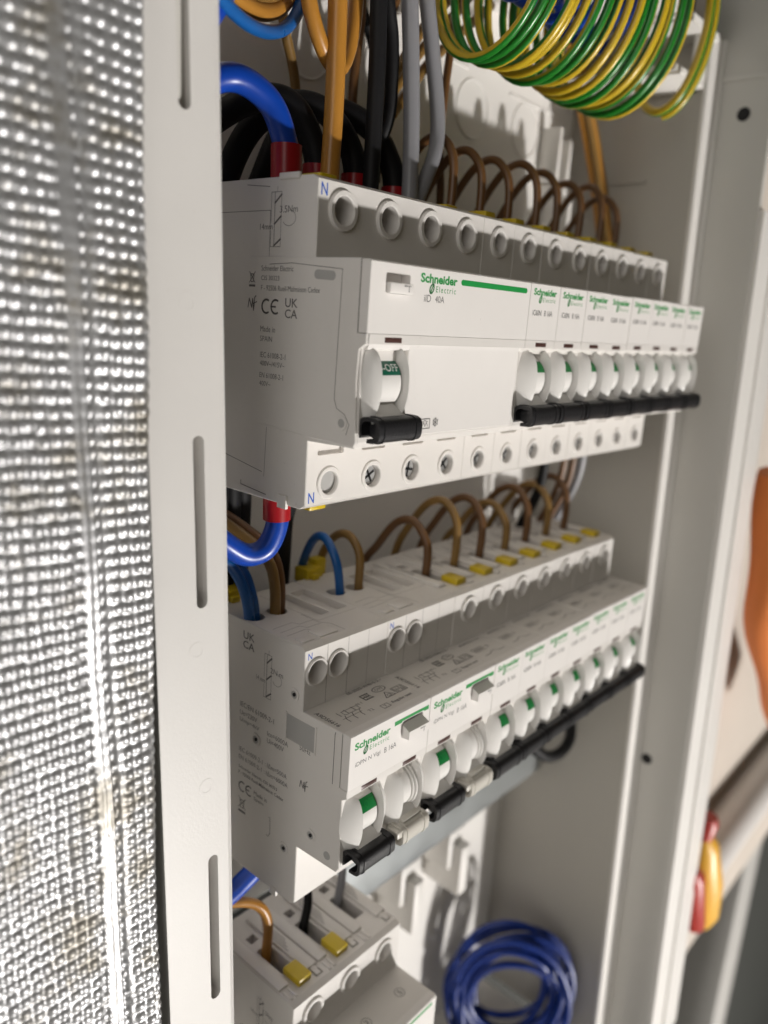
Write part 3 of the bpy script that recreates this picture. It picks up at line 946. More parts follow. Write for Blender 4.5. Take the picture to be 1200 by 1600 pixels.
mb.build("side_rivet", ['grey', 'white'], rcd)
mb = MB()
mb.box(-0.2, 0.8, -37.2, -33.6, -49.4, -45.6, 0, 0.15)  # added block; its front face catches light in place of a notch
mb.build("lit_notch_block", 'white', rcd); mb = MB()
mb.box(0.0, 0.8, -37.5, -30, 35.6, 37.2, 0, 0.2)  # block added for the lit face of the upper notch
mb.build("lit_notch_block", 'white', rcd)
mb = MB()
put_text(mb, "N", 1.5, 31.7, 2.2, 3.0, FRONT(-44.04), bold=0.01)
put_text(mb, "N", 1.7, -46.6, 2.2, 3.0, FRONT(-44.04), bold=0.01)
mb.build("terminal_lettering", 'pblue', rcd)

# ---- two residual current breakers with test button, middle row ---------
def rcbo_top_cells():
    w = 35.78
    return [(.22, 8.3, -41.8, -23.5, None), (8.3, 16.4, -41.8, -23.5, ('r', 12.5, -38.6, 3.2, 1.6, 1.2, 0)),
            (.22, 8.4, -23.5, -9, ('c', 4.2, -16.4, 3.3, 3.3, 9, 1)), (8.4, 17.6, -23.5, -9, ('c', 12.9, -17.0, 3.3, 3.3, 9, 1)),
            (.22, 17.6, -9, 0, None), (16.4, 17.6, -41.8, -23.5, None),
            (17.6, 26.2, -30, -5, ('r', 22.2, -17.6, 3.4, 10.5, 2.2, 0)), (26.2, 35.78, -30, -5, ('r', 30.4, -17.6, 3.4, 10.5, 2.2, 0)),
            (17.6, 35.78, -5, 0, None), (17.6, 35.78, -41.8, -30, None)]

def make_rcbo():
    t = empty("residual_current_breaker")
    make_body(t, 36.0, ([4.7, 13.7, 27.0], 0.01, 6.5) if False else None, None, [9.0, 27.0], x0=0.0, top_cells=rcbo_top_cells(), bot=-50.0, low=-28.2)
    return t

def rcbo(x, label):
    t = empty("residual_current_breaker", (x, 0, Z2), label, "breaker", "test-button breakers of the middle row")
    # case, with the two terminal screw tunnels close together
    mb = MB(); w = 36.0; c = .22; bot, low = -50.0, -28.2
    prof = body_profile(bot, low)
    mb.prism(prof, 0, w, 0, c, {0, 2, 8})
    mb.plate((0, 0, 36.4), (1, 0, 0), (0, 1, 0), (0, 0, 1), rcbo_top_cells())
    hr = 3.65
    mb.plate((0, -44, 35.4), (1, 0, 0), (0, 0, -1), (0, -1, 0), [(c, 9.1, 0, 18.8, ('c', 4.7, 7.4, hr, hr, 13, 2)), (9.1, 18, 0, 18.8, ('c', 13.5, 7.4, hr, hr, 13, 2)), (18, w - c, 0, 18.8, None)])
    p, q = Vector((0, -61.4, -4.1)), Vector((0, -61.8, low + 1.7)); d = q - p; L = d.length; d.normalize()
    mb.plate(p, (1, 0, 0), d, (0, -1, 0), [(c, 18, 0, L, ('r', 9.0, 10.4, 4.3, 9.8, 6.5, 0)), (18, w - c, 0, L, ('r', 27.0, 10.4, 4.3, 9.8, 6.5, 0))])
    mb.build("body", ['white', 'dark', 'grey'], t)
    label_plate(t, 36.0, 0, hole=(27.6, 10.2, 4.9, 2.9))
    collars(t, [4.7, 13.5], 28.0, 3.6, 4.35, 0.8)
    window(t, 6.0, 12.6, -2.6, -1.2); window(t, 24.4, 30.8, -2.6, -1.2)
    toggle(t, 9.0, 'flag', 'black', "O-OFF", g0=-7.4, g1=8.2)
    toggle(t, 27.0, None, 'cream', None, ring=True, g0=-6.0, g1=6.6, notch=True)
    mb = MB()
    mb.add([(22.9, -63.0, 12.1), (32.4, -63.0, 12.1), (32.4, -66.0, 10.6), (22.9, -66.0, 10.6),
            (22.9, -60.6, 7.4), (32.4, -60.6, 7.4), (32.4, -66.0, 8.0), (22.9, -66.0, 8.0)],
           [(0, 1, 2, 3), (4, 7, 6, 5), (2, 6, 7, 3), (0, 3, 7, 4), (1, 5, 6, 2), (0, 4, 5, 1)])
    b = mb.build("test_button", 'plate', t)
    mb = MB(); put_text(mb, "T", 29.4, 8.4, 1.2, 1.6, FRONT(-66.04)); mb.stroke([(28.3, 9.9), (29.2, 9.9)], .3, FRONT(-66.04)); mb.build("button_lettering", 'print', b)
    f_ = FRONT(-63.33)
    mb = MB(); logo(mb, 2.0, 13.9, 15.2, f_)
    for (a, e) in ((19.0, 22.5), (32.8, 35.2)):
        pl = [(a, 12.9), (e, 12.9), (e, 14.3), (a, 14.3)]
        mb.add([(u, -63.33, v) for u, v in pl], [(0, 1, 2, 3)])
    mb.add([(22.5, -63.33, 13.3), (32.8, -63.33, 13.3), (32.8, -63.33, 14.3), (22.5, -63.33, 14.3)], [(0, 1, 2, 3)])
    mb.build("logo_lettering", 'pgreen', t)
    mb = MB()
    put_text(mb, "iDPN N Vigi", 2.6, 5.9, 10.6, 1.75, f_); put_text(mb, "B 16A", 15.0, 5.8, 5.4, 1.75, f_)
    mb.build("rating_lettering", 'print', t)
    # printing on top of the nose
    tm = TOPM(16.66)
    mb = MB()
    vert = lambda u, v: (u, -v, 16.66)
    rm = lambda u, v: (2.6 - v + 0.8, -u, 16.66)
    put_text(mb, "A9D56616", 47.0, 0.0, 10.0, 1.6, lambda u, v: (1.4 + v, -u, 16.66), bold=.01)
    put_text(mb, "EE-2023-W40-5-2 \u2022", 17.5, -45.6, 15.5, 1.3, tm, bold=0.01)
    mb.stroke([(19.2, -51.4), (19.2, -48.6), (22.6, -48.6)], .45, tm); mb.stroke([(19.2, -50), (22.2, -50)], .45, tm); mb.stroke([(19.2, -51.4), (22.6, -51.4)], .45, tm)
    for k in range(3): mb.stroke([(20.4 + k * .9, -51.2), (20.4 + k * .9, -48.8)], .25, tm)
    mb.stroke(oval(27.5, -49.0, 2.6, 1.5, 18), .28, tm); put_text(mb, "OVE", 25.9, -49.5, 3.2, 1.1, tm)
    mb.stroke([(25.0, -54.6), (27.2, -51.6), (29.4, -54.6)], .3, tm, closed=True); mb.stroke(oval(27.2, -53.7, .8, .6, 8), .2, tm)
    mb.stroke([(30.2, -54.6), (35, -54.6), (35, -51.4), (30.2, -51.4)], .22, tm, closed=True); mb.stroke([(30.2, -53), (35, -53)], .2, tm)
    put_text(mb, "K 1 X 4", 30.6, -52.7, 4.0, 1.0, tm); put_text(mb, "01 08", 30.6, -54.3, 4.0, 1.0, tm)
    mb.stroke([(19.6, -58.6), (22.6, -58.6), (22.6, -56.6), (19.6, -56.6)], .2, tm, closed=True); put_text(mb, "T", 20.6, -58.2, 1.0, 1.2, tm)
    put_text(mb, "Regular test", 24.2, -58.4, 9.0, 1.5, tm, bold=0.012)
    # wiring diagram
    for a in (6.5, 9.5, 12.5):
        mb.stroke([(a, -57.2), (a, -55.6), (a + 1, -53.8)], .25, tm); mb.stroke([(a, -53.4), (a, -51.2)], .25, tm)
    mb.stroke([(5.6, -55), (13.4, -55)], .18, tm); mb.stroke([(8, -53.6), (14.4, -53.6), (14.4, -51.6), (8, -51.6)], .2, tm, closed=True)
    put_text(mb, "N 1", 14.8, -52.0, 2.2, 1.1, tm); put_text(mb, "T2", 14.8, -57.0, 2.0, 1.1, tm)
    mb.build("case_lettering", 'print', t)
    mb = MB()
    # lines on the shoulder top
    tt = TOPM(36.44)
    for y in (-27.5, -31.0, -34.0): mb.stroke([(2, y), (10, y + .4), (11, y - 2), (17, y - 2)], .15, tt)
    mb.stroke([(16.8, -24), (16.8, -32), (19, -35), (19, -41)], .15, tt)
    mb.stroke([(17.4, -3), (17.4, -31), (35, -31)], .12, tt)
    mb.build("top_marking", 'line', t)
    mb = MB()
    mb.stroke([(9.1, 35.3), (9.1, 16.8)], .14, FRONT(-44.03)); mb.stroke([(18.0, 35.3), (18.0, 16.8)], .14, FRONT(-44.03)); mb.stroke([(27.0, 35.3), (27.0, 16.8)], .10, FRONT(-44.03))
    mb.build("joint_line", 'line', t)
    mb = MB(); put_text(mb, "N", 1.2, 32.4, 1.6, 2.1, FRONT(-44.04), bold=.01); mb.build("terminal_lettering", 'pblue', t)
    mb = MB()
    mb.box(4.6, 12.6, -1.5, 5.5, 34.5, 40.0, 0, .6); mb.box(6, 9, -3.5, -1, 36.4, 38.4, 0, .3); mb.box(11.5, 16.5, 1, 6, 34.5, 42, 0, .6)
    mb.build("rail_clip", 'yellow', t)
    mb = MB(); mb.box(8.7, 16.2, -41.0, -35.4, 36.2, 36.9, 0, .2); mb.box(2.0, 6.5, -40.8, -37, 36.2, 36.75, 0, .2)
    mb.build("top_rib", 'white', t)
    return t

rc1 = rcbo(X2, "test-button breaker at the left end of the middle row with its printed side face showing")
rc2 = rcbo(X2 + 36, "test-button breaker between the left end breaker and the narrow breakers of the middle row")
# what only the end device shows: its printed side
sd = SIDE(-0.04)
mb = MB()
ukca(mb, 16.5, 27.6, 5.6, sd)
gauge(mb, 25.2, 14.9, 7.5, 14.2, sd, "2N.m", "14 mm")
put_text(mb, "IEC/EN 61009-2-1", 15.8, 7.5, 16.0, 1.7, sd)
put_text(mb, "Ue=230V", 15.8, 4.7, 8.2, 1.6, sd); put_text(mb, "Uimp=4kV", 15.8, 2.0, 9.4, 1.7, sd)
put_text(mb, "Icn=6000A", 29.0, 2.6, 9.4, 1.6, sd); put_text(mb, "Ui=400V", 29.0, 0.2, 7.6, 1.6, sd)
put_text(mb, "50Hz", 43.4, 4.2, 4.6, 1.6, sd)
put_text(mb, "IEC 61009-2-1 : I\u0394m=500A", 15.8, -8.2, 22.6, 1.6, sd)
put_text(mb, "EN 61009-2-1 : I\u0394m=6000A", 15.8, -11.0, 23.2, 1.6, sd)
put_text(mb, "Schneider Electric, CIS 30323", 15.8, -14.4, 18.5, 1.2, sd, bold=.012)
put_text(mb, "F - 92506 Rueil-Malmaison Cedex", 15.8, -16.4, 21.5, 1.2, sd, bold=.012)
ce_mark(mb, 16.0, -22.4, 3.6, sd)
put_text(mb, "Made in", 23.6, -20.6, 6.2, 1.4, sd); put_text(mb, "Spain", 23.6, -22.8, 4.6, 1.5, sd)
bin_mark(mb, 16.2, -30.2, 5.6, sd)
nf_mark(mb, 44.2, -8.4, 3.6, sd)
mb.build("case_lettering", 'print', rc1)
mb = MB()
mb.stroke([(31.0, -25.0), (31.6, -25.0), (31.8, -30.4), (31.0, -32.0), (30.0, -31.6)], .2, sd)
mb.stroke([(57.6, 15.8), (57.4, 15.0), (57.4, -0.5)], .25, sd); mb.stroke([(60.3, 16.6), (60.3, -.4)], .14, sd)
mb.build("joint_line", 'line', rc1)
for (y, z) in ((40.2, 20.7), (23.8, -1.0), (49.7, -21.5), (38.3, -32.2)):
    mb = MB()
    mb.ring((0, -y, z), (-1, 0, 0), 1.25, 2.1, 0.3, 0, 20, 0.0, 0.12); mb.cyl((0.1, -y, z), (-1, 0, 0), 1.3, 0.18, 1); mb.cyl((0.0, -y - .15, z + .1), (-1, 0, 0), .55, 0.42, 2)
    mb.build("side_rivet", ['white', 'grey', 'dark'], rc1)
mb = MB(); mb.cyl((0.1, -56.8, -24.6), (-1, 0, 0), 1.3, 0.2); mb.build("side_rivet", 'grey', rc1)
mb = MB(); mb.box(-0.12, 0.5, -49.6, -37.6, 5.6, 13.6, 0, 0.06)  # flat panel; its darker grey paints the shade of a recess
for q in ((-50.2, -49.6), (-37.6, -36.8)): mb.box(-.35, .5, q[0], q[1], 5.2, 14.2, 1, .1)
mb.build("painted_side_window", ['grey', 'white'], rc1)
mb = MB(); mb.box(-0.15, 0.8, -35.6, -32.6, -51.6, -48.6, 0, 0.15); mb.build("lit_notch_block", 'white', rc1); mb = MB(); mb.box(-.1, .8, -38.5, -33.5, 34.2, 35.6, 0, .2); mb.build("lit_notch_block", 'white', rc1)  # blocks added to catch light where the side has notches

# ---- three-pole switch, bottom row ---------------------------------------
X3, Z3 = 5.5, -252.4
sw = empty("three_pole_breaker", (X3, 0, Z3), "three-pole white breaker with yellow shutters cut off by the photo's lower edge", "breaker")
tc = []
for k in range(3):
    a = 18 * k
    for (u0, u1, v0, v1, h) in mcb_top_cells():
        u0 = 0.22 if (k == 0 and u0 < 1) else (0 if u0 < 1 else u0)
        u1 = (17.78 if k == 2 else 18.0) if u1 > 17 else u1
        if h: h = (h[0], h[1] + a) + tuple(h[2:])
        tc.append((u0 + a, u1 + a, v0, v1, h))
P3 = [9.0, 27.0, 45.0]
make_body(sw, 54.0, (P3, 3.3, 6.5), (P3, 3.1), [27.0], top_cells=tc)
label_plate(sw, 54.0); collars(sw, P3, 28.9, 3.25, 4.75, 0.9); collars(sw, P3, -41.5, 3.05, 4.3, .5); screws(sw, P3, -41.5, 2.9)
window(sw, 24, 31)
toggle(sw, 27.0, 'flag', 'black', "O-OFF", g0=-26, g1=26)
for x in (P3[0], P3[1]): shutter(sw, x + .4, h=2.6, y0=-39.5, y1=-31.2)
mb = MB()
for k in range(3):
    a = 18 * k
    mb.box(a + 12.7, a + 17.7, -36.4, -4, 36.3, 37.5, 0, .3); mb.box(a + .3, a + 4.6, -36.4, -4, 36.3, 37.5, 0, .3); mb.box(a + 14.2, a + 16.3, -40.2, -36.2, 36.2, 37.0, 0, .25)
    mb.box(a + 1.0, a + 2.2, -41.4, -37.2, 36.2, 36.9, 0, .2); mb.box(a + 3.2, a + 4.4, -41.4, -37.2, 36.2, 36.9, 0, .2)
mb.build("top_rib", 'white', sw)
mb = MB()
pl = [(14.0, 14.0), (51.5, 14.0), (51.5, 15.2), (14.0, 15.2)]
mb.add([(u, -63.33, v) for u, v in pl], [(0, 1, 2, 3)]); logo(mb, 2, 15, 11.4, FRONT(-63.33)); mb.build("logo_lettering", 'pgreen', sw)
mb = MB()
for k in range(3):
    put_text(mb, "%d" % (2 * k + 1), 18 * k + 8.4, -54, 1.3, 2, TOPM(16.66)); mb.stroke(oval(18 * k + 9, -53, 1.9, 1.9, 12), .2, TOPM(16.66))
    for j in range(4): mb.stroke([(18 * k + 13.6 + j * .9, -26 + 1.5 * j), (18 * k + 13.6 + j * .9, -12 + 1.2 * j)], .3, TOPM(37.53))
mb.build("case_lettering", 'print', sw); mb = MB()
gauge(mb, 25, 16, 7, 12, SIDE(-0.04), "3.5Nm", "14mm")
put_text(mb, "IEC/EN 60947-3", 18, 9, 14, 1.6, SIDE(-.04))
mb.build("gauge_marking", 'print', sw)
# ------------------------------------------------------------------ wiring
GB = "thick black cables into the wide device"
wire("thick_cable", [(9.2, -22.5, 20), (9.2, -22.5, 40), (8.6, -22, 46.5), (4.6, -21, 54.7), (-2.3, -19, 58.9), (-8.8, -17, 58.5), (-17, -15, 53), (-26, -12, 42)], 3.45, 'w_blue',
     "thick blue cable with red sleeve bending down into the top left terminal", "cable", None, ((9.2, -22.5, 30), (8.9, -22.3, 46.0), 4.1))
wire("thick_cable", [(27, -15.5, 20), (27, -15.5, 42), (25.5, -14, 51), (21.2, -11, 59), (16.2, -6, 61), (9, 0, 57.5), (-4, 6, 46), (-18, 10, 32)], 3.7, 'w_black',
     "thick black cable arching just behind the blue one into the second terminal", "cable", GB, ((27, -15.5, 30), (26.9, -15.4, 44.5), 4.2))
wire("thick_cable", [(45, -13.5, 20), (45, -13.5, 43), (43, -12, 53), (36, -8, 61.5), (27, -2, 62), (18, 4, 54), (12, 8, 38), (8, 10, 15)], 3.7, 'w_black',
     "thick black cable behind the golden brown cable into the third terminal", "cable", GB, ((45, -13.5, 30), (44.8, -13.4, 45), 4.2))
wire("thick_cable", [(63, -14, 20), (63, -14, 42), (61, -12.5, 52), (56, -8, 61), (46, 0, 65), (35, 8, 58), (28, 12, 40)], 3.7, 'w_black',
     "thick black cable ending behind the grey cables in the fourth terminal", "cable", GB, ((63, -14, 30), (62.8, -13.9, 44), 4.2))
wire("golden_cable", [(26.6, -21, 20), (26.6, -21, 39), (26.6, -21.5, 57), (26.0, -22, 73), (25.2, -22, 100), (25, -22, 130)], 2.75, 'w_gold', "golden brown cable running straight up from the second top terminal", "cable", "straight cables rising from the wide device")
wire("golden_cable", [(11, -20, 131), (13.5, -20, 105), (16.2, -20, 86), (19.6, -20, 77.5), (25.8, -19, 71.4), (32.5, -17, 71), (37.5, -15, 76.5), (39.5, -15, 86), (40, -15, 105), (40, -15, 131)], 2.2, 'w_gold', "golden brown wire hanging in a U loop behind the straight golden cable", "wire")
wire("black_cable", [(45, -20, 20), (44.8, -20.2, 41), (44.4, -20.5, 60), (43.6, -21, 77), (42, -21.5, 96), (40, -22, 131)], 2.55, 'w_black', "slim black cable running straight up from the third top terminal", "cable", "straight cables rising from the wide device")
wire("black_cable", [(46, -19, 131), (49.2, -18, 98), (53.8, -17, 85), (56.0, -16, 74), (57.5, -14, 62.5), (56, -8, 50), (54, 0, 38)], 2.1, 'w_black', "slim black cable bulging right beside the straight black cable", "cable")
wire("grey_cable", [(63, -20.5, 20), (62.8, -20.6, 41), (61, -21, 61), (58.3, -21.2, 80), (55, -21.5, 99), (50, -22, 131)], 2.6, 'w_grey', "pale grey cable running straight up from the fourth top terminal", "cable", "straight cables rising from the wide device")
wire("grey_cable", [(66, -18, 25), (68.5, -19, 40), (73.4, -20.5, 54), (75.4, -20, 62), (74.6, -19.5, 71), (70, -19.5, 86), (65, -19.5, 102), (60, -19.5, 131)], 2.45, 'w_grey', "grey cable bowing out to the right of the straight grey cable", "cable")
wire("brown_wire", [(99, -6, 131), (99.7, -5, 112.6), (98.6, -5, 100.5), (97, -5, 86), (96.1, -5, 73.5), (97.5, -4, 62), (105, 0, 48), (108, 3, 20)], 1.45, 'w_brown', "single brown wire hanging between grey cable and green yellow coil", "wire")
GD = "brown wires running up behind the grey cables"
for k, (a, b, c_) in enumerate((((88, 0, 99), (106.9, 5, 114.6), (126, 10, 131)), ((90, 2, 93), (109.2, 6, 108.3), (136, 12, 131)), ((94, 4, 88), (112.7, 8, 102.2), (146, 14, 126)))):
    wire("brown_wire", [(Vector(a) * 2 - Vector(b)) - Vector((0, 0, 4)), a, b, c_], 1.8, 'w_ochre', ("highest", "middle", "lowest")[k] + " of three ochre wires slanting up behind the grey cables", "wire", GD)
wire("brown_wire", [(64, 6, 131), (66, 8, 100), (64, 8, 70), (68, 8, 40), (70, 8, 10)], 1.6, 'w_brown', "brown wire seen in the gap between black and grey cables", "wire")
GT = "loose wires behind the straight cables"
for pts_, r_, m_, lb_ in (
    ([(50, 4, 131), (53, 6, 108), (60, 9, 88), (58, 11, 66), (62, 12, 40)], 1.5, 'w_brown', "loose brown wire behind the two black cables"),
    ([(70, 2, 131), (66, 0, 112), (69, 3, 92), (77, 7, 74), (79, 10, 50), (78, 12, 20)], 1.5, 'w_ochre', "loose ochre wire wandering down behind the straight grey cable"),
    ([(60, 10, 131), (66, 12, 110), (78, 14, 95), (84, 13, 78), (82, 12, 50)], 1.7, 'w_black', "loose black wire behind the bowed grey cable"),
    ([(80, 6, 131), (84, 8, 112), (80, 12, 92), (84, 14, 76), (92, 15, 60), (94, 14, 30)], 1.4, 'w_brown', "loose brown wire right behind the bowed grey cable"),
    ([(34, 6, 131), (30, 8, 110), (36, 12, 90), (44, 14, 72), (46, 14, 40)], 1.6, 'w_ochre', "loose ochre wire behind the golden U loop")):
    wire("loose_wire", pts_, r_, m_, lb_, "wire", GT)
# link wires of the top row
GL = "brown link wires of the top row"
def loop(x, z, dz=0, dy=0, sx=0):
    pts = [(-22, 30), (-23, 47), (-21.5, 58), (-15.5, 63.6), (-7.5, 61), (1, 50), (7.5, 35), (12, 8)]
    return [(x + sx * (i / 7), y + dy, z + q + (dz if 1 < i < 6 else dz * .4)) for i, (y, q) in enumerate(pts)]
for i in range(8):
    x = 81 + 18 * i
    lb = ["brown wire arching over the breaker beside the wide device, next to the grey cable", None, None, None, None, None, None, "brown wire arching over the last breaker of the top row"][i] or "brown wire arching over the %s narrow breaker of the top row" % ORD[i]
    wire("link_wire", loop(x, 0, random.uniform(-2.2, 2.2), random.uniform(-1, 1), random.uniform(-4, 3)), 1.5, 'w_brown', lb, "wire", GL)
GL2 = "brown link wires of the middle row"
for i in range(7):
    x = X2 + 72 + 9 + 18 * i
    lb = "brown wire arching over the %s narrow breaker of the middle row" % ORD[i]
    wire("link_wire", loop(x, Z2, random.uniform(-9, -1.5), random.uniform(-1.2, 1.2), random.uniform(-5, 3)), 1.6, 'w_brown' if i % 2 == 0 else 'w_ochre', lb, "wire", GL2)
# wires of the test-button breakers
a0 = Z2 + 36.4
wire("blue_wire", [(X2 + 5.2, -15.5, a0 - 8), (X2 + 5.0, -15.5, a0), (7.4, -15, -82.8), (5.0, -14, -75.3), (0.1, -13, -69.8), (-7, -11, -67.7), (-18, -8, -70)], 1.75, 'w_lblue', "front one of the paired blue wires into the left end breaker", "wire", "paired blue wires into the left end breaker")
wire("blue_wire", [(X2 + 2.6, -16.2, a0 - 8), (X2 + 2.4, -16.2, a0), (4.6, -16, -82.5), (2.4, -15, -76), (-1.5, -14, -70.5), (-8, -12, -68), (-18, -9, -69)], 1.75, 'w_lblue', "rear one of the paired blue wires into the left end breaker", "wire", "paired blue wires into the left end breaker")
wire("brown_wire", [(X2 + 11.8, -17.6, a0 - 8), (X2 + 11.6, -17.6, a0), (14.6, -17.5, -80.8), (13.6, -16, -73.5), (11.0, -12, -68), (6, -4, -62), (2, 4, -58)], 1.75, 'w_ochre', "ochre wire in the left end breaker under the bent blue cable", "wire")
wire("brown_wire", [(X2 + 14.6, -16.6, a0 - 8), (X2 + 14.4, -16.6, a0), (17.6, -16.4, -80.5), (17.0, -14.5, -73), (15, -11, -68), (10, -3, -62), (6, 5, -58)], 1.75, 'w_brown', "dark brown wire right beside the ochre one in the left end breaker", "wire")
wire("blue_wire", [(X2 + 42.2, -16.6, a0 - 8), (X2 + 42.0, -16.4, a0), (43.6, -16, -79.2), (43.3, -11.5, -72.3), (44.2, -6, -71.8), (46, 0, -77), (48, 6, -88), (49, 9, -105)], 1.55, 'w_lblue', "blue wire arching into the second test-button breaker", "wire")
wire("brown_wire", [(X2 + 51.0, -17.2, a0 - 8), (X2 + 50.8, -17.0, a0), (54.4, -16.6, -78.6), (54.0, -13, -72.8), (54.8, -7, -72.4), (56.6, 0, -77), (58, 6.5, -87), (59, 9, -105)], 1.55, 'w_ochre', "ochre wire arching beside the blue one into the second test-button breaker", "wire")
# below the top row
wire("thick_cable", [(10.2, -22, -40), (10.2, -22, -52), (10.4, -22, -59), (7.3, -21, -65.8), (1.6, -19, -67.3), (-5.9, -18, -62.5), (-14, -16, -55), (-26, -13, -46)], 3.45, 'w_blue',
     "thick blue cable with red sleeve curving under the top row", "cable", None, ((10.1, -22, -47), (10.3, -22, -57.0), 4.1))
for k, (x, y) in enumerate(((8, 4), (14.0, 5), (19.0, 6))):
    wire("thick_cable", [(x - 1, y, -35), (x, y, -55), (x + .5, y + 1, -75), (x + 1, y + 3, -110), (x + 2, y + 5, -190)], 3.7, 'w_black', ("leftmost", "middle", "rightmost")[k] + " of three vertical black cables behind the bent blue cable", "cable", "vertical black cables under the top row")
wire("thick_cable", [(29, -8, -40), (29.5, -6, -55), (33, 0, -66), (39, 7, -80), (44, 13, -100), (46, 16, -130)], 3.4, 'w_black', "black cable slanting down right of the red sleeve under the top row", "cable")
GR = "blurred red sleeved wires under the far end of the top row"
for k, (x, m_, s_) in enumerate(((171, 'w_black', 1), (189, 'w_brown', 1), (198, 'w_brown', 0), (207, 'w_grey', 0))):
    wire("drop_wire", [(x, -20, -40), (x, -20, -52), (x + 4, -16, -70), (x + 8, -4, -95), (x + 8, 10, -130)], 2.2 if m_ != 'w_brown' else 1.6, m_,
         ("black wire with red sleeve dropping from the top row near its far end", "brown wire with red sleeve dropping from the top row near its far end", "plain brown wire dropping from the far end of the top row", "grey wire dropping from the far end of the top row")[k], "wire", GR if s_ else None,
         ((x, -20, -46), (x, -20, -54), 2.9) if s_ else None)
wire("black_cable", [(164.7, -22.0, -165.0), (168.0, -22.0, -182.8), (182.0, -25.0, -199.9), (197.0, -27.0, -211.3), (214.7, -27.0, -214.8), (227.2, -24.0, -208.7), (233.1, -14.0, -190.0), (233.0, 4.0, -170.0)], 3.0, 'w_black', "blurred black cable loop sagging below the far half of the middle row", "cable")
conn = empty("wire_connector", (192, 12, -95), "small glossy white wire connector hanging between the top and middle rows", "connector")
mb = MB(); mb.box(-8, 2, -7, 3, 2, 26, 0, 2); mb.build("housing", 'conduit', conn)
mb = MB(); mb.box(-4, 9, -9, 2, -14, 4, 0, 4); mb.build("lever", 'conduit', conn)
# bottom row
a3 = Z3 + 36.4
wire("brown_wire", [(X3 + 8.9, -20, a3 - 6), (X3 + 8.9, -20, a3), (14.3, -20.5, -205), (12, -19.5, -197), (6.5, -17, -192.6), (-1.5, -14, -191.4), (-14, -11, -195)], 1.75, 'w_gold', "golden brown wire into the first slot of the bottom breaker", "wire")
wire("black_wire", [(X3 + 26.9, -20, a3 - 6), (X3 + 26.9, -20, a3), (35.0, -19, -208), (38, -14, -199), (42, -6, -195), (44, 4, -196)], 1.6, 'w_black', "black wire into the middle slot of the bottom breaker", "wire")
wire("beige_wire", [(X3 + 44.9, -20, a3 - 6), (X3 + 44.9, -20, a3), (53, -19, -208), (56, -15, -201), (58, -8, -198), (60, 2, -200)], 1.6, 'w_grey', "pale grey wire into the right slot of the bottom breaker", "wire")
wire("thick_cable", [(24, -13, -174), (14, -15, -182.5), (5.8, -15, -186.5), (-3.5, -15, -189), (-22, -14, -194)], 3.4, 'w_blue', "thick blue cable crossing behind the middle row's lower corner", "cable")
# bundle of brown wires going up at the right
for k in range(5):
    dx, dy = (k % 3) * 2.6 - 2, (k // 3) * 3.0
    x = 153 + 18 * min(k, 3)
    wire("brown_wire", [(205 + dx, 8 + dy, 131), (216 + dx, 8 + dy, 112), (224 + dx, 7 + dy, 100), (231 + dx, 5 + dy, 85), (236 + dx, 2 + dy, 68), (237 + dx, -2 + dy, 52), (234 + dx - k, -8 + dy, 38), (228 + dx - 3 * k, -14, 25)], 1.75, 'w_ochre' if k % 2 == 0 else 'w_gold',
         ["frontmost", "second", "third", "fourth", "rearmost"][k] + " ochre wire of the bundle climbing behind the green yellow coil", "wire", "bundle of ochre wires at the cabinet's right side")
# wires coiled in the upper left corner
def arc(cx, cy, cz, rx, ry, rz, a0, a1, n=20, wob=0):
    return [(cx + rx * math.cos(R(a0 + (a1 - a0) * i / n)), cy + ry * math.cos(R(a0 + (a1 - a0) * i / n)), cz + rz * math.sin(R(a0 + (a1 - a0) * i / n)) + wob * math.sin(i)) for i in range(n + 1)]
wire("blue_wire", arc(-8, -24, 92, 32, 14, 21.5, -200, 10), 1.7, 'w_lblue', "light blue wire curving along the bottom of the upper left coil", "wire", "coiled wires in the upper left corner", n=3)
wire("brown_wire", arc(-7, -20, 95, 30, 13, 19, -200, 10), 2.2, 'w_gold', "golden wire curving just above the light blue one in the upper left", "wire", "coiled wires in the upper left corner", n=3)
wire("brown_wire", arc(-6, -20, 99, 28, 12, 19, -200, 10), 1.9, 'w_ochre', "ochre wire uppermost in the upper left coil", "wire", "coiled wires in the upper left corner", n=3)
wire("thick_cable", [(-24, -26, 62), (-16, -24, 72), (-8, -22, 84), (0, -20, 100), (6, -20, 131)], 3.4, 'w_blue', "thick blue cable cutting across the very top left corner", "cable")

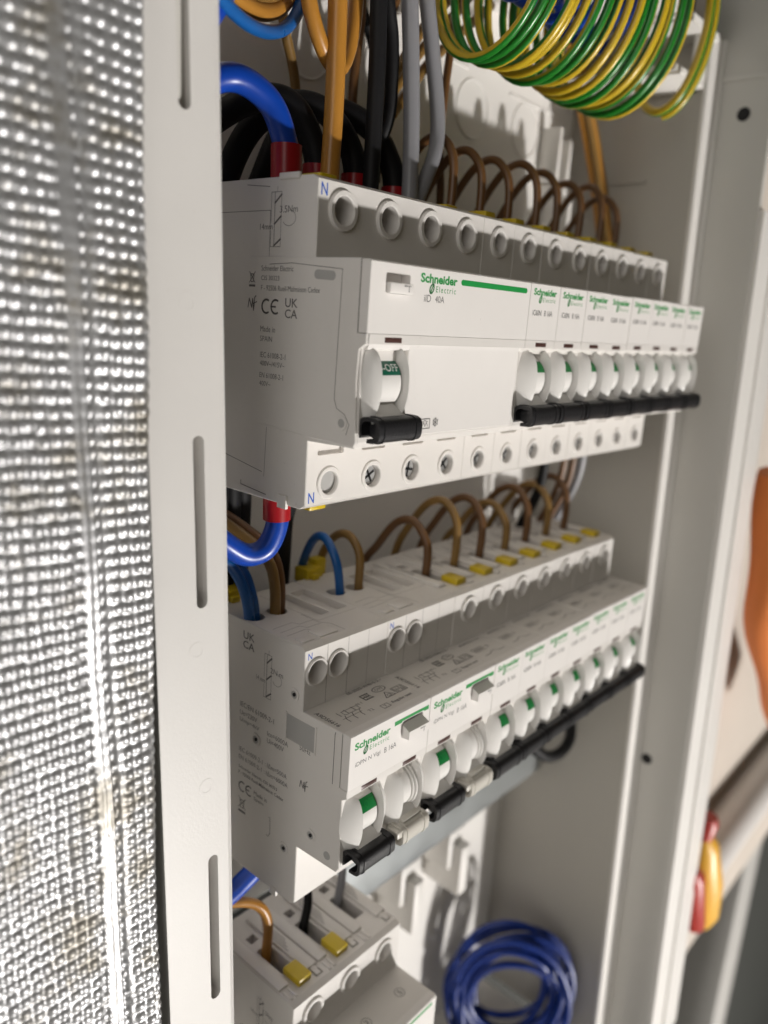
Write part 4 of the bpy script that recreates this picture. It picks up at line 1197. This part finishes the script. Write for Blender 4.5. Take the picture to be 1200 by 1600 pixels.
# the green and yellow earth coil
def coil(name, x0, x1, turns, r0, r1, cy, cz0, cz1, rad, seed, spt=44, flat=.72):
    rnd = random.Random(seed); pts = []; n = int(turns * spt)
    off = [(rnd.uniform(-1, 1), rnd.uniform(-1, 1), rnd.uniform(-1, 1)) for _ in range(int(turns) + 3)]
    for i in range(n + 1):
        t = i / n; k = i / spt; q = int(k); f = k - q; f = f * f * (3 - 2 * f)
        o = [off[q][j] * (1 - f) + off[q + 1][j] * f for j in range(3)]
        a = 2 * math.pi * k + math.pi / 2
        r = r0 + (r1 - r0) * t + o[1] * 1.9
        pts.append(Vector((x0 + (x1 - x0) * t + o[0] * 1.9 + 3.0 * math.sin(a), cy + r * flat * math.cos(a) + o[2], cz0 + (cz1 - cz0) * t + r * math.sin(a))))
    return pts
def earth_coil(pts, rad, label, grp, tw=0.0075):
    mb = MB(); st = tube_geo(mb, pts, rad, 12, 0, stripe=tw)
    o = mb.build("earth_wire_coil", 'earth', origin=pts[0][:], sharp=60)
    # stripe along the insulation, kept as a point attribute (vertices keep their order)
    at = o.data.attributes.new("stripe", 'FLOAT', 'POINT')
    if len(o.data.vertices) == len(st): at.data.foreach_set("value", st)
    else: print("stripe count", len(o.data.vertices), len(st))
    tag(o, label, "coiled wire", grp)
earth_coil(coil("c", 76, 171, 17.6, 30, 34, -33, 114, 120, 1.3, 5), 1.4, "long coil of green and yellow earth wire hanging at the top", None)
earth_coil(coil("c", 208, 216, 1.5, 34, 36, -33, 129, 130, 1.3, 9, flat=.46), 1.8, "single large loop of earth wire right of the long coil", None, 0.0005)
bc = MB(); p = coil("b", 84, 160, 9, 17, 20, -33, 122, 124, 1.5, 21)
tube_geo(bc, p, 1.7, 12); tag(bc.build("blue_wire_coil", 'w_blue', origin=p[0][:], sharp=60), "coil of blue wire inside the green and yellow earth coil", "coiled wire")
mb = MB(); tube_geo(mb, [Vector(q) for q in ((196, -62, 137), (204, -63, 138), (216, -63, 139))], 1.8, 10); tag(mb.build("cable_tie", 'w_black', origin=(196, -62, 137)), "black cable tie beside the single large earth loop", "cable tie")
# blue coil low in the cabinet
pts = []
for k in range(11):
    for i in range(36):
        a = 2 * math.pi * i / 36 + .3 * k; rr = 29 + 7.0 * math.sin(k * 2.1) + 2.6 * math.sin(a * 2 + k); d = 7.0 * math.sin(k * 1.7 + .4) + 2 * math.sin(a + k)
        pts.append(Vector((213 + .66 * rr * math.cos(a) + .75 * d, -15 - .75 * rr * math.cos(a) + .66 * d, -380 + rr * 1.2 * math.sin(a))))
mb = MB(); tube_geo(mb, pts, 2.0, 10); tag(mb.build("blue_wire_coil", 'w_navy', origin=pts[0][:], sharp=60), "round coil of blue wire low in the cabinet's bottom", "coiled wire")
